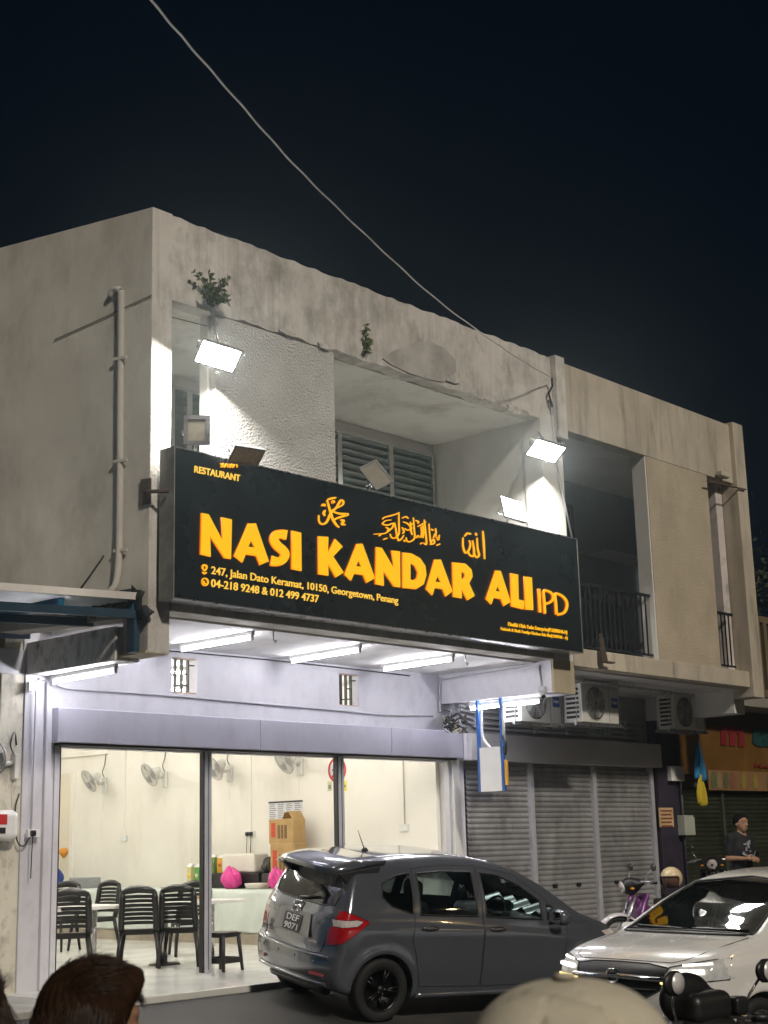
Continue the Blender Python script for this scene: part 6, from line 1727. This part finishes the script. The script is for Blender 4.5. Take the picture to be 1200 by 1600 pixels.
    if cap_m is not None:
        def capf(P):
            q = P-hcx; d = ell_d(q, (-.008, 0, .045), (.118, .098, .100))
            a = np.arctan2(q[:, 1], q[:, 0]); d = d+.004*np.exp(-((np.abs(np.sin(a*3+.4)))/.06)**2)+.005*np.sin(q[:, 0]*34+1+q[:, 1]*20)*np.sin(q[:, 1]*30+.6)+.004*np.exp(-((q[:, 0]*.6+q[:, 1]*.8-.03)/.012)**2)
            return smax(d, .01-q[:, 2], .008)
        co = sdf_obj('cap', capf, hcx-np.array((.2, .18, .05)), hcx+np.array((.2, .18, .2)), .008, cap_m, t, 2)
        MB().lathe([(0, .006), (.010, .005), (.013, 0), (0, 0)], tuple(hcx+np.array((-.008, 0, .144))), n=14).build('cap_button', cap_m, co, local=True)
        vs_ = MB().grid(lambda u, v: (hcx[0]+.085+.085*v*(1-(2*u-1)**2*.55), hcx[1]+(u-.5)*.17, hcx[2]+.028-.02*v-.03*(2*u-1)**2), 14, 6)
        vs_.build('cap_peak', cap_m, co, local=True, solid=.005)
    return t, sh_
rest = dict(knee_r=(.02, -.095, .49), ankle_r=(-.01, -.10, .085), knee_l=(.02, .095, .49), ankle_l=(-.01, .10, .085),
            elbow_r=(-.02, -.235, 1.13), wrist_r=(.06, -.25, .89), elbow_l=(-.02, .235, 1.13), wrist_l=(.06, .25, .89))
phone = dict(rest, elbow_r=(-.03, -.225, 1.14), wrist_r=(.19, -.11, 1.13), elbow_l=(-.02, .225, 1.14), wrist_l=(.20, .07, 1.12), palm_r=(0, .4, 1), palm_l=(0, -.4, 1), head=(.035, .0, 1.595))
blackshirt = mat('black_tshirt', (.013, .014, .017), .85, var=.2, vs=6)
jean = mat('dark_jeans', (.02, .022, .03), .85, var=.2, vs=6)
q = at(1158, 1330, 1, 10.9)
t, sh_ = person('man in black printed t-shirt looking down at a phone by the dark shutters', (q[0], q[1], road_z(q[1])), -104, 1.84, phone, blackshirt, jean, 'short', .0105)
hairb = mat('black_hair', (.008, .007, .006), .8, var=.3, vs=30, spec=.15)
for o in t.children:
    if o.name.startswith('hair'): o.data.materials[0] = hairb
pr = MB()
for k in range(14):
    y, z = random.uniform(-.09, .05), random.uniform(1.12, 1.36)
    pr.obox((.125+.0, y, z), (.012, random.uniform(.02, .05), random.uniform(.02, .05)), (1, 0, .1))
pr.build('shirt_print', mat('grey_print', (.30, .30, .32), .8, var=.4, vs=30), sh_, local=True)['kind'] = 'stuff'
f_ = Matrix.Translation((q[0], q[1], road_z(q[1]))) @ Matrix.Rotation(R(-104), 4, 'Z') @ Matrix.Scale(1.84/1.75, 4)
hp = f_ @ Vector((.285, -.02, 1.165))
o = thing('mobile_phone', 'black phone held by the man in the dark t-shirt', 'phone', tuple(hp), R(-104))
MB().obox((0, 0, 0), (.012, .075, .15), (1, 0, -.5)).build('case', black, o, local=True, bevel=.004)
MB().obox((-.007, 0, .003), (.002, .068, .14), (1, 0, -.5)).build('screen', mat('phone_screen', (.05, .06, .08), .1, var=0, emit=.6, ecol=(.6, .7, 1)), o, local=True)

def head_at(px, top, d, hairh):
    dr = CR*(px-600)/FPX+CU*(800-1560)/FPX+CF; p = CAM+dr*d
    tp = at(px, top, 1, p[1]); ztop = CAM[2]+(CU*(800-top)/FPX+CR*(px-600)/FPX+CF)[2]*d
    return p[0], p[1], (ztop+.17)
# head centre offset along the facing direction is small; people stand on the street
x, y, H_ = head_at(131, 1497, 2.85, .04)
person('man with thick brown wavy hair standing in the street, facing the shutters', (x, y, -.17), -22, H_*1.75/1.765, rest, mat('navy_shirt', (.03, .035, .05), .85, var=.2), jean, 'quiff', .013)
x, y, H_ = head_at(-58, 1508, 2.9, .03)
person('person with untidy dark brown hair standing in the street beside the wavy-haired man', (x, y, -.17), 60, H_*1.75/1.755, rest, mat('dark_shirt', (.05, .03, .03), .85, var=.2), jean, 'wild', .015)
x, y, H_ = head_at(900, 1522, 1.45, .03)
person('person in a pale beige cap standing in the street before the white car', (x, y, -.17), 150, H_*1.75/1.748, rest, mat('olive_shirt', (.12, .11, .07), .85, var=.2), jean, None, .014, cap_m=mat('beige_cap', (.60, .55, .43), .85, var=.12, vs=10, bump=.25, bs=300))

# ================================================================ DARK TREE BEYOND THE END SHOP
t = thing('tree', 'dark leafy tree rising behind the far end of the row', 'tree', (29.0, 18.0, .1))
MB().tube(smooth([(29, 18, .1), (29.1, 18, 2.5), (28.9, 18.1, 5), (29.2, 18, 7.5)], 5), [.28-.012*i for i in range(16)], 10).build('trunk', mat('bark', (.06, .045, .03), .9, var=.3, bump=.5), t)
lim = MB(); cr_ = MB()
for k in range(16):
    a = random.uniform(0, 2*PI); z0 = random.uniform(3.5, 7.2); L_ = random.uniform(1.6, 3.2)
    e_ = np.array((29+math.cos(a)*L_, 18+math.sin(a)*L_, z0+random.uniform(.8, 2.2)))
    lim.tube([(29, 18, z0), tuple((np.array((29, 18, z0))+e_)/2+np.array((0, 0, .3))), tuple(e_)], [.09, .06, .02], 6)
    for j in range(260):
        p = e_+np.array((random.gauss(0, .55), random.gauss(0, .55), random.gauss(0, .42)))
        leaf(cr_, p, (random.uniform(-1, 1), random.uniform(-1, 1), random.uniform(-.8, .4)), random.uniform(.14, .26), random.uniform(.04, .07))
lim.build('limbs', MATS['bark'], t)['kind'] = 'stuff'
cr_.build('crown', mat('night_leaf', (.016, .028, .01), .6, var=.4, vs=3), t)['kind'] = 'stuff'

# ================================================================ STREET LAMPS ACROSS THE ROAD (seen as warm glints in the car paint and glass)
sodium = mat('sodium_lamp', (1, .8, .5), .3, var=0, emit=170, ecol=(1.0, .66, .28))
polem = mat('galvanised_pole', (.35, .35, .34), .5, .6, var=.1)
for x, lab in ((18.5, 'lit warm street lamp on the far kerb facing the shuttered shop'), (33.0, 'lit warm street lamp on the far kerb facing the end shop')):
    t = thing('street_lamp', lab, 'street lamp', (x, -9.0, -.17), 0, 'street lamps across the road')
    MB().tube(smooth([(x, -9, -.17), (x, -9, 4), (x, -9, 6.6), (x, -8.7, 7.1), (x, -7.6, 7.25)], 5), [.09-.002*i for i in range(21)], 10).build('pole', polem, t)
    MB().lathe([(0, .0), (.16, .0), (.16, .5), (0, .5)], (x, -9, -.17), n=12).build('base', polem, t)
    hd_ = MB().obox((x, -7.35, 7.26), (.24, .60, .10)).build('lamp_head', polem, t, bevel=.03)
    MB().obox((x, -7.33, 7.205), (.18, .42, .012)).build('lens', sodium, hd_)

# ================================================================ THIN HAZE ADDED TO GIVE THE LAMPS SOME GLOW
hm = bpy.data.materials.new('glow_haze'); hm.use_nodes = True
_n = hm.node_tree.nodes; _n.remove(_n['Principled BSDF'])
_v = _n.new('ShaderNodeVolumePrincipled')
_v.inputs['Density'].default_value = .0013
_v.inputs['Color'].default_value = (.78, .92, .98, 1)
_v.inputs['Anisotropy'].default_value = .86
hm.node_tree.links.new(_v.outputs[0], _n['Material Output'].inputs['Volume'])
bpy.context.view_layer.update()
_top = max((o.matrix_world @ Vector(c)).z for o in sc.objects if o.type == 'MESH' for c in o.bound_box)
hz = MB().box(-72, 142, -62, 152, -1.2, _top+.4).build('haze', hm)
hz['kind'] = 'stuff'
